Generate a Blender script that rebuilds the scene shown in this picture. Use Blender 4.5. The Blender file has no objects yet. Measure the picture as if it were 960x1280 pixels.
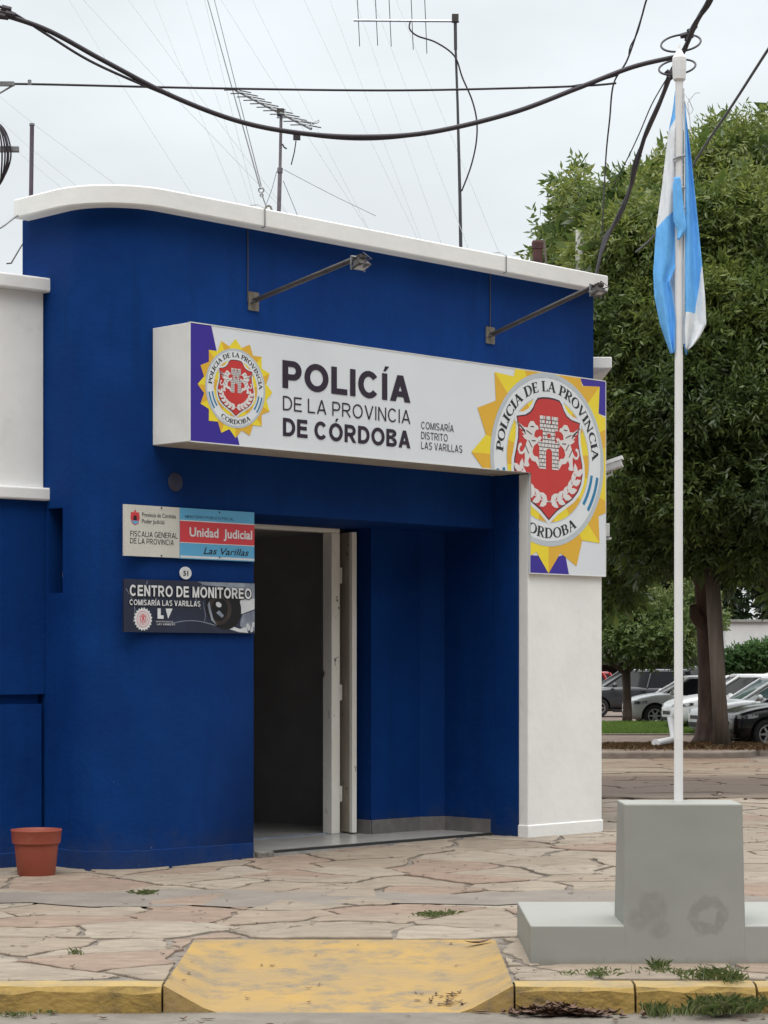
import bpy, bmesh, math, random
import numpy as np
from mathutils import Vector, Matrix

R = math.radians
S = bpy.context.scene
COL = S.collection
rnd = random.Random(7)

# ------------------------------------------------------------------ camera, sky, sun, exposure
F = 2740.0            # focal length in pixels of the 960 px wide photograph
EYE = 1.6
cam_d = bpy.data.cameras.new('camera')
cam_d.sensor_fit = 'HORIZONTAL'
cam_d.sensor_width = 36.0
cam_d.lens = F / 960.0 * 36.0
cam_d.shift_y = 188.0 / 960.0
cam_d.clip_start = 0.1
cam_d.clip_end = 2000.0
cam = bpy.data.objects.new('camera', cam_d)
cam.location = (0, 0, EYE)
cam.rotation_euler = (R(90), 0, 0)
COL.objects.link(cam)
S.camera = cam

SUN_EL, SUN_AZ = 64.0, 190.0          # azimuth clockwise from +Y: behind the camera, to the right
W = bpy.data.worlds.new('World')
S.world = W
W.use_nodes = True
wn, wl = W.node_tree.nodes, W.node_tree.links
bg = wn['Background']
bg.inputs['Strength'].default_value = 0.1
sky = wn.new('ShaderNodeTexSky')
sky.sky_type = 'NISHITA'
sky.sun_disc = False
sky.sun_elevation = R(SUN_EL)
sky.sun_rotation = R(SUN_AZ)
sky.dust_density = 3.0
tc = wn.new('ShaderNodeTexCoord')
sep = wn.new('ShaderNodeSeparateXYZ')
wl.new(tc.outputs['Generated'], sep.inputs[0])
grad = wn.new('ShaderNodeValToRGB')            # overcast: brighter towards the zenith
e = grad.color_ramp.elements
e[0].position = 0.0; e[0].color = (0.70, 0.71, 0.71, 1)
e[1].position = 1.0; e[1].color = (2.5, 2.48, 2.44, 1)
m2_ = grad.color_ramp.elements.new(0.62); m2_.color = (1.75, 1.76, 1.76, 1)
m_ = grad.color_ramp.elements.new(0.3); m_.color = (0.745, 0.77, 0.785, 1)
wl.new(sep.outputs['Z'], grad.inputs[0])
mp = wn.new('ShaderNodeMapping'); mp.inputs['Scale'].default_value = (1.0, 1.0, 2.6)
wl.new(tc.outputs['Generated'], mp.inputs[0])
nz = wn.new('ShaderNodeTexNoise'); nz.inputs['Scale'].default_value = 5.0; nz.inputs['Detail'].default_value = 5.0
nz.inputs['Roughness'].default_value = 0.45
wl.new(mp.outputs[0], nz.inputs['Vector'])
cr = wn.new('ShaderNodeValToRGB')
cr.color_ramp.elements[0].position = 0.35; cr.color_ramp.elements[0].color = (8.4, 8.55, 8.6, 1)
cr.color_ramp.elements[1].position = 0.66; cr.color_ramp.elements[1].color = (9.9, 10.25, 10.4, 1)
wl.new(nz.outputs['Fac'], cr.inputs[0])
mul = wn.new('ShaderNodeMix'); mul.data_type = 'RGBA'; mul.blend_type = 'MULTIPLY'
mul.inputs['Factor'].default_value = 1.0
wl.new(grad.outputs[0], mul.inputs[6]); wl.new(cr.outputs[0], mul.inputs[7])
mx = wn.new('ShaderNodeMix'); mx.data_type = 'RGBA'; mx.inputs['Factor'].default_value = 0.93
wl.new(sky.outputs[0], mx.inputs[6]); wl.new(mul.outputs[2], mx.inputs[7])
# low sky behind the camera dimmed, as if built up, to darken the doorway
fz_ = wn.new('ShaderNodeMapRange'); fz_.inputs['From Min'].default_value = 0.30; fz_.inputs['From Max'].default_value = 0.78
fz_.inputs['To Min'].default_value = 0.16; fz_.inputs['To Max'].default_value = 1.0; fz_.interpolation_type = 'SMOOTHSTEP'
wl.new(sep.outputs['Z'], fz_.inputs['Value'])
fy_ = wn.new('ShaderNodeMapRange'); fy_.inputs['From Min'].default_value = 0.25; fy_.inputs['From Max'].default_value = -0.15
fy_.interpolation_type = 'SMOOTHSTEP'
wl.new(sep.outputs['Y'], fy_.inputs['Value'])
fm_ = wn.new('ShaderNodeMix'); fm_.inputs[2].default_value = 1.0
wl.new(fy_.outputs[0], fm_.inputs[0]); wl.new(fz_.outputs[0], fm_.inputs[3])
sc_ = wn.new('ShaderNodeVectorMath'); sc_.operation = 'SCALE'
wl.new(mx.outputs[2], sc_.inputs[0]); wl.new(fm_.outputs[0], sc_.inputs['Scale'])
wl.new(sc_.outputs[0], bg.inputs['Color'])

sd = bpy.data.lights.new('sun', 'SUN')
sd.energy = 1.5
sd.angle = R(40)
sd.color = (1.0, 0.965, 0.92)
sun = bpy.data.objects.new('sun', sd)
_az, _el = R(SUN_AZ), R(SUN_EL)
_dir = Vector((math.sin(_az) * math.cos(_el), math.cos(_az) * math.cos(_el), math.sin(_el)))
sun.rotation_euler = _dir.to_track_quat('Z', 'Y').to_euler()
sun.location = (20, -20, 40)
COL.objects.link(sun)

S.view_settings.view_transform = 'Standard'
S.view_settings.look = 'None'
S.view_settings.exposure = 0.36
S.view_settings.gamma = 1.0
S.view_settings.use_curve_mapping = False
S.cycles.max_bounces = 6
S.cycles.diffuse_bounces = 3
S.cycles.use_denoising = True

# ------------------------------------------------------------------ materials
def mat(name, col, rough=0.7, col2=None, nscale=4.0, lo=0.35, hi=0.65, metal=0.0, spec=0.5,
        bump=0.0, bscale=40.0, dirt=None, dscale=2.0, dlo=0.55, dhi=0.75, damt=0.6, stretch=(1, 1, 1),
        trans=0.0, emit=None):
    m = bpy.data.materials.new(name)
    m.use_nodes = True
    n, l = m.node_tree.nodes, m.node_tree.links
    b = n['Principled BSDF']
    b.inputs['Roughness'].default_value = rough
    b.inputs['Metallic'].default_value = metal
    b.inputs['Specular IOR Level'].default_value = spec
    t = n.new('ShaderNodeTexCoord')
    mp = n.new('ShaderNodeMapping'); mp.inputs['Scale'].default_value = stretch
    l.new(t.outputs['Object'], mp.inputs[0])
    c2 = col2 or tuple(c * 0.82 for c in col)
    nt = n.new('ShaderNodeTexNoise'); nt.inputs['Scale'].default_value = nscale
    nt.inputs['Detail'].default_value = 6.0; nt.inputs['Roughness'].default_value = 0.6
    l.new(mp.outputs[0], nt.inputs['Vector'])
    rp = n.new('ShaderNodeValToRGB')
    rp.color_ramp.elements[0].position = lo; rp.color_ramp.elements[0].color = (*c2, 1)
    rp.color_ramp.elements[1].position = hi; rp.color_ramp.elements[1].color = (*col, 1)
    l.new(nt.outputs['Fac'], rp.inputs[0])
    out = rp.outputs[0]
    if dirt:
        n2 = n.new('ShaderNodeTexNoise'); n2.inputs['Scale'].default_value = dscale
        n2.inputs['Detail'].default_value = 9.0; n2.inputs['Roughness'].default_value = 0.7
        l.new(mp.outputs[0], n2.inputs['Vector'])
        r2 = n.new('ShaderNodeMapRange')
        r2.inputs['From Min'].default_value = dlo; r2.inputs['From Max'].default_value = dhi
        r2.inputs['To Max'].default_value = damt
        l.new(n2.outputs['Fac'], r2.inputs['Value'])
        mx = n.new('ShaderNodeMix'); mx.data_type = 'RGBA'
        l.new(r2.outputs[0], mx.inputs['Factor']); l.new(out, mx.inputs[6])
        mx.inputs[7].default_value = (*dirt, 1)
        out = mx.outputs[2]
    l.new(out, b.inputs['Base Color'])
    if bump:
        n3 = n.new('ShaderNodeTexNoise'); n3.inputs['Scale'].default_value = bscale
        n3.inputs['Detail'].default_value = 5.0
        l.new(mp.outputs[0], n3.inputs['Vector'])
        bp = n.new('ShaderNodeBump'); bp.inputs['Strength'].default_value = bump
        bp.inputs['Distance'].default_value = 0.02
        l.new(n3.outputs['Fac'], bp.inputs['Height'])
        l.new(bp.outputs[0], b.inputs['Normal'])
    if trans:
        b.inputs['Transmission Weight'].default_value = trans
    return m

M = {}
M['blue'] = mat('blue_wall_paint', (0.0038, 0.046, 0.205), 0.7, (0.0034, 0.040, 0.18), 1.7, bump=0.22, bscale=9,
                dirt=(0.006, 0.042, 0.19), dscale=3.5, damt=0.5, spec=0.18)
M['blue_base'] = mat('blue_base_paint', (0.0037, 0.043, 0.19), 0.7, (0.0033, 0.036, 0.155), 3, bump=0.35, bscale=14,
                     dirt=(0.2, 0.19, 0.17), dscale=9, dlo=0.72, dhi=0.76, damt=0.6, spec=0.3)
def blue_wall(name):
    m = bpy.data.materials.new(name); m.use_nodes = True
    n, l = m.node_tree.nodes, m.node_tree.links
    b = n['Principled BSDF']; b.inputs['Roughness'].default_value = 0.7; b.inputs['Specular IOR Level'].default_value = 0.08
    t = n.new('ShaderNodeTexCoord')
    def noise(scale, detail, rough, st):
        mp = n.new('ShaderNodeMapping'); mp.inputs['Scale'].default_value = st; l.new(t.outputs['Object'], mp.inputs[0])
        k = n.new('ShaderNodeTexNoise'); k.inputs['Scale'].default_value = scale; k.inputs['Detail'].default_value = detail; k.inputs['Roughness'].default_value = rough
        l.new(mp.outputs[0], k.inputs['Vector']); return k.outputs['Fac']
    def rng(v, a, b_, c, d):
        k = n.new('ShaderNodeMapRange'); k.inputs[1].default_value = a; k.inputs[2].default_value = b_; k.inputs[3].default_value = c; k.inputs[4].default_value = d
        l.new(v, k.inputs[0]); return k.outputs[0]
    def mix(f, a, c):
        k = n.new('ShaderNodeMix'); k.data_type = 'RGBA'; l.new(f, k.inputs[0])
        if isinstance(a, tuple): k.inputs[6].default_value = (*a, 1)
        else: l.new(a, k.inputs[6])
        k.inputs[7].default_value = (*c, 1); return k.outputs[2]
    c = mix(rng(noise(1.3, 8, .62, (1, 1, 1)), .34, .68, 0, 1), (0.0024, 0.0265, 0.134), (0.0036, 0.0375, 0.174))
    c = mix(rng(noise(3.0, 6, .6, (2.2, 2.2, .16)), .52, .72, 0, .55), c, (0.0022, 0.024, 0.115))      # rain streaks
    c = mix(rng(noise(7.0, 9, .7, (1, 1, 1)), .60, .72, 0, .35), c, (0.0062, 0.049, 0.190))               # dull roller patches
    sz = n.new('ShaderNodeSeparateXYZ'); l.new(t.outputs['Object'], sz.inputs[0])
    ad = n.new('ShaderNodeMath'); ad.operation = 'MULTIPLY_ADD'; l.new(noise(4.5, 8, .7, (1, 1, 1)), ad.inputs[0]); ad.inputs[1].default_value = -0.9; l.new(sz.outputs[2], ad.inputs[2])
    c = mix(rng(ad.outputs[0], -.16, -.42, 0, .5), c, (0.03, 0.045, 0.095))                               # splash dirt near the ground
    ch = n.new('ShaderNodeMath'); ch.operation = 'MULTIPLY'
    l.new(rng(noise(38, 3, .5, (1, 1, 1)), .74, .76, 0, 1), ch.inputs[0]); l.new(rng(sz.outputs[2], 1.3, .1, 0, .7), ch.inputs[1])
    c = mix(ch.outputs[0], c, (0.17, 0.18, 0.19))                                                         # chips
    l.new(c, b.inputs['Base Color'])
    bp = n.new('ShaderNodeBump'); bp.inputs['Strength'].default_value = 0.5; bp.inputs['Distance'].default_value = 0.012
    mm = n.new('ShaderNodeMath'); mm.operation = 'MULTIPLY_ADD'; l.new(noise(26, 6, .6, (1, 1, 1)), mm.inputs[0]); mm.inputs[1].default_value = .5; l.new(noise(5, 5, .5, (1, 1, 1)), mm.inputs[2])
    l.new(mm.outputs[0], bp.inputs['Height']); l.new(bp.outputs[0], b.inputs['Normal'])
    return m
M['blue'] = blue_wall('blue_plaster_paint')
M['blue_base'] = blue_wall('blue_base_paint')
M['white'] = mat('white_wall_paint', (0.80, 0.80, 0.785), 0.65, (0.745, 0.745, 0.73), 2.2, bump=0.15, bscale=12,
                 dirt=(0.5, 0.48, 0.44), dscale=3, dlo=0.6, dhi=0.85, damt=0.5, spec=0.3)
M['sign_white'] = mat('sign_white', (0.70, 0.735, 0.77), 0.35, (0.665, 0.70, 0.74), 1.5, spec=0.4)
M['sign_side'] = mat('sign_side_metal', (0.70, 0.705, 0.69), 0.5, (0.63, 0.635, 0.62), 3, bump=0.05, bscale=5,
                     dirt=(0.4, 0.38, 0.33), dscale=7, dlo=0.62, dhi=0.8, damt=0.5)
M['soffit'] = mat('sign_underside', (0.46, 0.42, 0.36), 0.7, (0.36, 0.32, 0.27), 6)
M['ink'] = mat('dark_plum_ink', (0.022, 0.010, 0.028), 0.4, (0.02, 0.009, 0.025))
M['ink_black'] = mat('black_ink', (0.012, 0.012, 0.016), 0.4)
M['purple'] = mat('purple_blue_vinyl', (0.036, 0.018, 0.30), 0.4, (0.032, 0.016, 0.27))
M['yellow'] = mat('bright_yellow_vinyl', (0.82, 0.66, 0.03), 0.4, (0.78, 0.62, 0.025))
M['amber'] = mat('amber_vinyl', (0.72, 0.42, 0.03), 0.4, (0.70, 0.40, 0.03))
M['ring_white'] = mat('ring_white_vinyl', (0.72, 0.75, 0.78), 0.4, (0.70, 0.73, 0.76))
M['ring_grey'] = mat('ring_grey_vinyl', (0.48, 0.53, 0.57), 0.4, (0.46, 0.51, 0.55))
M['red'] = mat('crest_red_vinyl', (0.55, 0.035, 0.03), 0.4, (0.52, 0.032, 0.028))
M['crest_white'] = mat('crest_white_vinyl', (0.72, 0.70, 0.69), 0.4, (0.68, 0.66, 0.65))
M['crest_line'] = mat('crest_dark_line', (0.05, 0.018, 0.03), 0.4)
M['band_blue'] = mat('band_blue_vinyl', (0.015, 0.21, 0.42), 0.4)
M['sky_blue'] = mat('plaque_light_blue', (0.10, 0.38, 0.63), 0.4, (0.095, 0.36, 0.60))
M['plaque_red'] = mat('plaque_red', (0.62, 0.045, 0.06), 0.4, (0.58, 0.04, 0.055))
M['plaque_cream'] = mat('plaque_cream', (0.60, 0.59, 0.54), 0.45, (0.55, 0.54, 0.49), 5)
M['plaque_white'] = mat('plaque_white', (0.72, 0.74, 0.76), 0.4)
M['plaque_navy'] = mat('plaque_navy', (0.020, 0.028, 0.062), 0.35, (0.012, 0.016, 0.035), 3, spec=0.5)
M['plaque_grey'] = mat('plaque_grey', (0.28, 0.32, 0.38), 0.35, (0.12, 0.14, 0.19), 6)
M['plaque_pale'] = mat('plaque_pale', (0.62, 0.64, 0.66), 0.35, (0.5, 0.52, 0.55), 5)
M['lens_black'] = mat('lens_black', (0.01, 0.01, 0.013), 0.2)
M['lens_brown'] = mat('lens_brown', (0.05, 0.035, 0.03), 0.3, (0.015, 0.012, 0.012), 9)
M['steel_dark'] = mat('dark_steel', (0.035, 0.032, 0.033), 0.55, (0.06, 0.05, 0.045), 14, metal=0.2)
M['steel_mid'] = mat('galvanised_steel', (0.30, 0.31, 0.32), 0.45, (0.2, 0.2, 0.2), 12, metal=0.6)
M['steel_rust'] = mat('weathered_plate', (0.17, 0.16, 0.14), 0.7, (0.10, 0.075, 0.05), 18)
M['alu'] = mat('aluminium', (0.5, 0.5, 0.5), 0.4, (0.36, 0.36, 0.36), 10, metal=0.7)
M['glass_dark'] = mat('dark_glass', (0.012, 0.014, 0.017), 0.1, (0.01, 0.012, 0.014), spec=0.12)
M['glass_green'] = mat('tinted_glass', (0.10, 0.16, 0.16), 0.08, (0.03, 0.05, 0.05), 1.2, spec=0.4)
M['cable'] = mat('black_cable', (0.022, 0.016, 0.024), 0.6, (0.03, 0.022, 0.03))
M['wire_grey'] = mat('grey_guy_wire', (0.30, 0.32, 0.33), 0.5)
M['wire_dark'] = mat('dark_wire', (0.06, 0.06, 0.065), 0.6)
M['mast_purple'] = mat('dull_purple_mast', (0.11, 0.085, 0.115), 0.6, (0.075, 0.05, 0.07), 10)
M['mast_grey'] = mat('grey_pink_mast', (0.22, 0.19, 0.20), 0.6, (0.14, 0.115, 0.12), 10)
M['flag_blue'] = mat('flag_light_blue', (0.16, 0.46, 0.88), 0.8, (0.125, 0.40, 0.81), 9, spec=0.2, bump=.55, bscale=11, stretch=(3, 3, .8))
M['flag_white'] = mat('flag_white', (0.74, 0.77, 0.80), 0.8, (0.66, 0.70, 0.75), 9, spec=0.2, bump=.55, bscale=11, stretch=(3, 3, .8))
M['pole_white'] = mat('white_pole_paint', (0.74, 0.74, 0.745), 0.5, (0.66, 0.66, 0.665), 5,
                      dirt=(0.35, 0.33, 0.30), dscale=14, dlo=0.66, dhi=0.75, damt=0.6)
M['terracotta'] = mat('terracotta_plastic', (0.33, 0.075, 0.045), 0.5, (0.29, 0.065, 0.038), 5,
                      dirt=(0.4, 0.2, 0.15), dscale=7, dlo=0.6, dhi=0.8, damt=0.4)
M['soil'] = mat('potting_soil', (0.05, 0.035, 0.025), 0.95, bump=0.6, bscale=60)
M['tile'] = mat('grey_floor_tile', (0.40, 0.39, 0.37), 0.25, (0.35, 0.34, 0.32), 5, dirt=(0.15, 0.14, 0.12), dscale=6, damt=0.4)
M['skirt_tile'] = mat('grey_skirting_tile', (0.18, 0.17, 0.168), 0.4, (0.135, 0.125, 0.122), 9)
M['door_cream_shaded'] = mat('chipped_shaded_cream', (0.42, 0.375, 0.31), 0.5, (0.33, 0.285, 0.23), 4, stretch=(1, 1, 0.35),  # door leaf: cream darkened in the colour for its shaded face
                      dirt=(0.05, 0.035, 0.025), dscale=13, dlo=0.62, dhi=0.64, damt=0.9)
M['door_pale'] = mat('chipped_white_paint', (0.80, 0.78, 0.73), 0.5, (0.72, 0.69, 0.63), 4, stretch=(1, 1, 0.4),
                     dirt=(0.05, 0.035, 0.025), dscale=13, dlo=0.63, dhi=0.65, damt=0.9)
M['wood_dark'] = mat('bare_dark_wood', (0.035, 0.022, 0.018), 0.8)
M['inner'] = mat('brown_grey_interior', (0.36, 0.345, 0.33), 0.8, (0.30, 0.285, 0.27), 2)
M['rubble'] = mat('broken_concrete', (0.2, 0.19, 0.17), 0.9, (0.1, 0.1, 0.09), 14, bump=0.7, bscale=30)
M['strip_black'] = mat('black_rubber_strip', (0.02, 0.02, 0.02), 0.7)
M['brick'] = mat('rusty_clay', (0.13, 0.055, 0.045), 0.85, (0.06, 0.028, 0.024), 8, bump=0.4)
M['concrete_pole'] = mat('pale_concrete', (0.36, 0.36, 0.34), 0.85, (0.28, 0.28, 0.26), 4, bump=0.2)
M['wood_pole'] = mat('weathered_wood', (0.165, 0.135, 0.11), 0.9, (0.10, 0.08, 0.062), 6, stretch=(1, 1, 0.1), bump=0.5, bscale=20)
M['bark'] = mat('brown_bark', (0.11, 0.07, 0.055), 0.95, (0.04, 0.025, 0.02), 5, stretch=(1, 1, 0.25), bump=0.9, bscale=12)
M['bark2'] = mat('grey_bark', (0.10, 0.065, 0.052), 0.95, (0.055, 0.037, 0.03), 6, stretch=(1, 1, 0.3), bump=0.8, bscale=14)
M['house_white'] = mat('house_white', (0.66, 0.67, 0.67), 0.7, (0.58, 0.59, 0.59), 1.5, dirt=(0.4, 0.4, 0.38), dscale=1, damt=0.4)
M['house_grey'] = mat('house_grey', (0.32, 0.32, 0.31), 0.8)
M['tyre'] = mat('tyre_rubber', (0.018, 0.018, 0.018), 0.85)
M['rim'] = mat('alloy_rim', (0.42, 0.43, 0.44), 0.35, metal=0.7)
M['lamp_glass'] = mat('headlamp_glass', (0.45, 0.46, 0.48), 0.15, (0.03, 0.03, 0.035), 9, lo=.45, hi=.55, spec=0.5)
M['tail_red'] = mat('tail_red', (0.3, 0.01, 0.01), 0.2)
M['trim_black'] = mat('black_plastic', (0.018, 0.018, 0.02), 0.6)
M['ochre_litter'] = mat('dry_straw', (0.21, 0.12, 0.055), 0.95, (0.12, 0.06, 0.03), 8)
M['leaf_dry'] = mat('dry_leaf', (0.155, 0.09, 0.058), 0.8, (0.075, 0.042, 0.03), 30)
M['cctv'] = mat('camera_white', (0.70, 0.69, 0.66), 0.45, (0.62, 0.61, 0.58), 6)
M['patina'] = mat('painted_over_disc', (0.02, 0.03, 0.085), 0.7, (0.035, 0.035, 0.06), 25, bump=0.3)

def car_paint(name, c):
    m = mat(name, c, 0.25, tuple(x * 0.97 for x in c), 3, spec=0.5)
    m.node_tree.nodes['Principled BSDF'].inputs['Coat Weight'].default_value = 0.4
    return m
M['car_white'] = car_paint('white_car_paint', (0.66, 0.67, 0.68))
M['car_silver'] = car_paint('silver_car_paint', (0.52, 0.53, 0.54))
M['car_dark'] = car_paint('dark_grey_car_paint', (0.035, 0.037, 0.042))
M['car_black'] = car_paint('black_car_paint', (0.006, 0.006, 0.007))
M['car_red'] = car_paint('red_car_paint', (0.3, 0.012, 0.015))

def leaf_mat(name, base, yellow, dark):
    m = bpy.data.materials.new(name)
    m.use_nodes = True
    n, l = m.node_tree.nodes, m.node_tree.links
    b = n['Principled BSDF']
    b.inputs['Roughness'].default_value = 0.42
    b.inputs['Specular IOR Level'].default_value = 0.5
    a = n.new('ShaderNodeAttribute'); a.attribute_name = 'tint'
    rp = n.new('ShaderNodeValToRGB')
    rp.color_ramp.elements[0].color = (*dark, 1)
    rp.color_ramp.elements[1].color = (*yellow, 1)
    k = rp.color_ramp.elements.new(0.5); k.color = (*base, 1)
    l.new(a.outputs['Fac'], rp.inputs[0])
    l.new(rp.outputs[0], b.inputs['Base Color'])
    tr = n.new('ShaderNodeBsdfTranslucent')
    l.new(rp.outputs[0], tr.inputs['Color'])
    ms = n.new('ShaderNodeMixShader'); ms.inputs[0].default_value = 0.45
    l.new(b.outputs[0], ms.inputs[1]); l.new(tr.outputs[0], ms.inputs[2])
    l.new(ms.outputs[0], n['Material Output'].inputs['Surface'])
    return m
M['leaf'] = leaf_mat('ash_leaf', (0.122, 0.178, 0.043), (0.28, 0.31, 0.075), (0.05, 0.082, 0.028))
M['leaf_small'] = leaf_mat('small_tree_leaf', (0.14, 0.20, 0.06), (0.24, 0.24, 0.10), (0.085, 0.13, 0.042))
M['leaf_hedge'] = leaf_mat('hedge_leaf', (0.07, 0.14, 0.045), (0.11, 0.19, 0.06), (0.035, 0.075, 0.025))
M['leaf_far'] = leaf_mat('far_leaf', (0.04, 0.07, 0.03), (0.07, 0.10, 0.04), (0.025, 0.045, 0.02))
M['grass'] = leaf_mat('grass_blade', (0.15, 0.24, 0.05), (0.22, 0.31, 0.08), (0.10, 0.165, 0.035))
M['weed'] = leaf_mat('weed_blade', (0.15, 0.20, 0.065), (0.30, 0.28, 0.15), (0.09, 0.125, 0.045))
M['straw'] = leaf_mat('straw_blade', (0.15, 0.085, 0.04), (0.23, 0.16, 0.07), (0.08, 0.042, 0.022))

def slab_mat(name, k=(1, 1, 1), dark_band=None):
    m = bpy.data.materials.new(name); m.use_nodes = True
    n, l = m.node_tree.nodes, m.node_tree.links
    b = n['Principled BSDF']; b.inputs['Roughness'].default_value = 0.85; b.inputs['Specular IOR Level'].default_value = 0.25
    t = n.new('ShaderNodeTexCoord')
    at = n.new('ShaderNodeAttribute'); at.attribute_name = 'tint'
    rp = n.new('ShaderNodeValToRGB'); el = rp.color_ramp.elements
    C = lambda r, g, b_: (r * k[0], g * k[1], b_ * k[2], 1)
    el[0].color = C(.315, .240, .195); el[1].color = C(.385, .350, .300)
    for ps, c in ((.18, (.335, .265, .215)), (.3, (.345, .295, .240)), (.55, (.325, .285, .235)), (.8, (.365, .325, .270))):
        e_ = el.new(ps); e_.color = C(*c)
    l.new(at.outputs['Fac'], rp.inputs[0])
    def noise(scale, detail, rough, st):
        mp = n.new('ShaderNodeMapping'); mp.inputs['Scale'].default_value = st; l.new(t.outputs['Object'], mp.inputs[0])
        q = n.new('ShaderNodeTexNoise'); q.inputs['Scale'].default_value = scale; q.inputs['Detail'].default_value = detail; q.inputs['Roughness'].default_value = rough
        l.new(mp.outputs[0], q.inputs['Vector']); return q.outputs['Fac']
    def rng(v, a, b_, c, d):
        q = n.new('ShaderNodeMapRange')
        for i, x in enumerate((a, b_, c, d)): q.inputs[i + 1].default_value = x
        l.new(v, q.inputs[0]); return q.outputs[0]
    def mix(f, a, c):
        q = n.new('ShaderNodeMix'); q.data_type = 'RGBA'; l.new(f, q.inputs[0]); l.new(a, q.inputs[6]); q.inputs[7].default_value = (*c, 1); return q.outputs[2]
    fl = noise(2.6, 11, .7, (1.6, 3.2, 1))
    sc = n.new('ShaderNodeVectorMath'); sc.operation = 'SCALE'; l.new(rp.outputs[0], sc.inputs[0]); l.new(rng(fl, .28, .72, .66, 1.2), sc.inputs['Scale'])
    c = mix(rng(noise(.9, 6, .6, (1, 1, 1)), .5, .72, 0, .55), sc.outputs[0], tuple(x * y for x, y in zip((.235, .19, .155), k)))      # damp / worn areas
    c = mix(rng(noise(14, 4, .6, (1, 2.4, 1)), .66, .71, 0, .7), c, tuple(x * y for x, y in zip((.13, .10, .08), k)))                  # pits
    if dark_band:      # dark brown band lying across the side street
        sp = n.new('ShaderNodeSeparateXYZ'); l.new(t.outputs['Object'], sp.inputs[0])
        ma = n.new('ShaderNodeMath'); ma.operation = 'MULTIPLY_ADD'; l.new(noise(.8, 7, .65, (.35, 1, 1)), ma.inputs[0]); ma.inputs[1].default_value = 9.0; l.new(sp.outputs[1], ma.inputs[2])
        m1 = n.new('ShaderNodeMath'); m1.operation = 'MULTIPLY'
        l.new(rng(ma.outputs[0], dark_band[0] + 3.0, dark_band[0] + 6.0, 0, .92), m1.inputs[0]); l.new(rng(ma.outputs[0], dark_band[1] + 8.0, dark_band[1] + 3.5, 0, 1), m1.inputs[1])
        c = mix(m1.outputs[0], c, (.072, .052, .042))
    # broken hairline cracks
    nw = n.new('ShaderNodeTexNoise'); nw.inputs['Scale'].default_value = 2.5; nw.inputs['Detail'].default_value = 4; l.new(t.outputs['Object'], nw.inputs['Vector'])
    ws = n.new('ShaderNodeVectorMath'); ws.operation = 'MULTIPLY_ADD'; l.new(nw.outputs['Color'], ws.inputs[0]); ws.inputs[1].default_value = (.8, .8, .8); l.new(t.outputs['Object'], ws.inputs[2])
    v = n.new('ShaderNodeTexVoronoi'); v.voronoi_dimensions = '2D'; v.feature = 'DISTANCE_TO_EDGE'; v.inputs['Scale'].default_value = 1.9; l.new(ws.outputs[0], v.inputs['Vector'])
    mk = n.new('ShaderNodeMath'); mk.operation = 'MULTIPLY'; l.new(rng(v.outputs['Distance'], 0, .012, 1, 0), mk.inputs[0]); l.new(rng(noise(1.4, 3, .5, (1, 1, 1)), .5, .58, 0, .75), mk.inputs[1])
    c = mix(mk.outputs[0], c, tuple(x * y for x, y in zip((.14, .115, .095), k)))
    l.new(c, b.inputs['Base Color'])
    hh = n.new('ShaderNodeMath'); hh.operation = 'SUBTRACT'; l.new(fl, hh.inputs[0]); l.new(mk.outputs[0], hh.inputs[1])
    bp = n.new('ShaderNodeBump'); bp.inputs['Strength'].default_value = 0.9; bp.inputs['Distance'].default_value = 0.02
    l.new(hh.outputs[0], bp.inputs['Height']); l.new(bp.outputs[0], b.inputs['Normal'])
    return m
M['paving'] = slab_mat('crazy_paving_slab', (.80, .755, .715))
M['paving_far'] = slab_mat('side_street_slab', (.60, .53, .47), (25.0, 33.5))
M['joint'] = mat('paving_joint_mortar', (0.21, 0.18, 0.152), 0.95, (0.14, 0.117, 0.097), 5, bump=0.6, bscale=40,
                 dirt=(0.075, 0.062, 0.05), dscale=6, dlo=0.48, dhi=0.62, damt=0.8)
M['mortar'] = mat('mortar_strip', (0.205, 0.178, 0.152), 0.9, (0.165, 0.142, 0.12), 3, bump=0.4, bscale=30,
                  dirt=(0.16, 0.13, 0.11), dscale=7, dlo=0.62, dhi=0.7, damt=0.6)
M['asphalt'] = mat('worn_grey_street', (0.185, 0.162, 0.135), 0.9, (0.135, 0.117, 0.097), 5, bump=0.4, bscale=60,
                   dirt=(0.09, 0.08, 0.07), dscale=9, dlo=0.6, dhi=0.68, damt=0.6)
M['far_street'] = mat('brown_street', (0.175, 0.135, 0.108), 0.9, (0.095, 0.07, 0.055), 1.1, stretch=(0.7, 1.6, 1), bump=0.4, bscale=20,
                      dirt=(0.075, 0.055, 0.045), dscale=3, dlo=0.58, dhi=0.66, damt=0.7)
M['median'] = mat('bare_soil', (0.20, 0.15, 0.115), 0.95, (0.13, 0.09, 0.068), 3, bump=0.6, bscale=15)
M['kerb_grey'] = mat('grey_brown_kerb', (0.21, 0.175, 0.145), 0.9, (0.15, 0.12, 0.1), 4, bump=0.3, bscale=20)
M['kerb_yellow'] = mat('worn_yellow_kerb', (0.42, 0.27, 0.055), 0.85, (0.27, 0.175, 0.045), 5, bump=0.5, bscale=18,
                       dirt=(0.05, 0.038, 0.026), dscale=5, dlo=0.40, dhi=0.64, damt=0.85, stretch=(1, 1, 1.6))
M['kerb_top'] = mat('worn_yellow_kerb_top', (0.36, 0.25, 0.085), 0.85, (0.27, 0.205, 0.11), 5, bump=0.4, bscale=18,
                    dirt=(0.22, 0.18, 0.13), dscale=6, dlo=0.55, dhi=0.7, damt=0.7)
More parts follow.
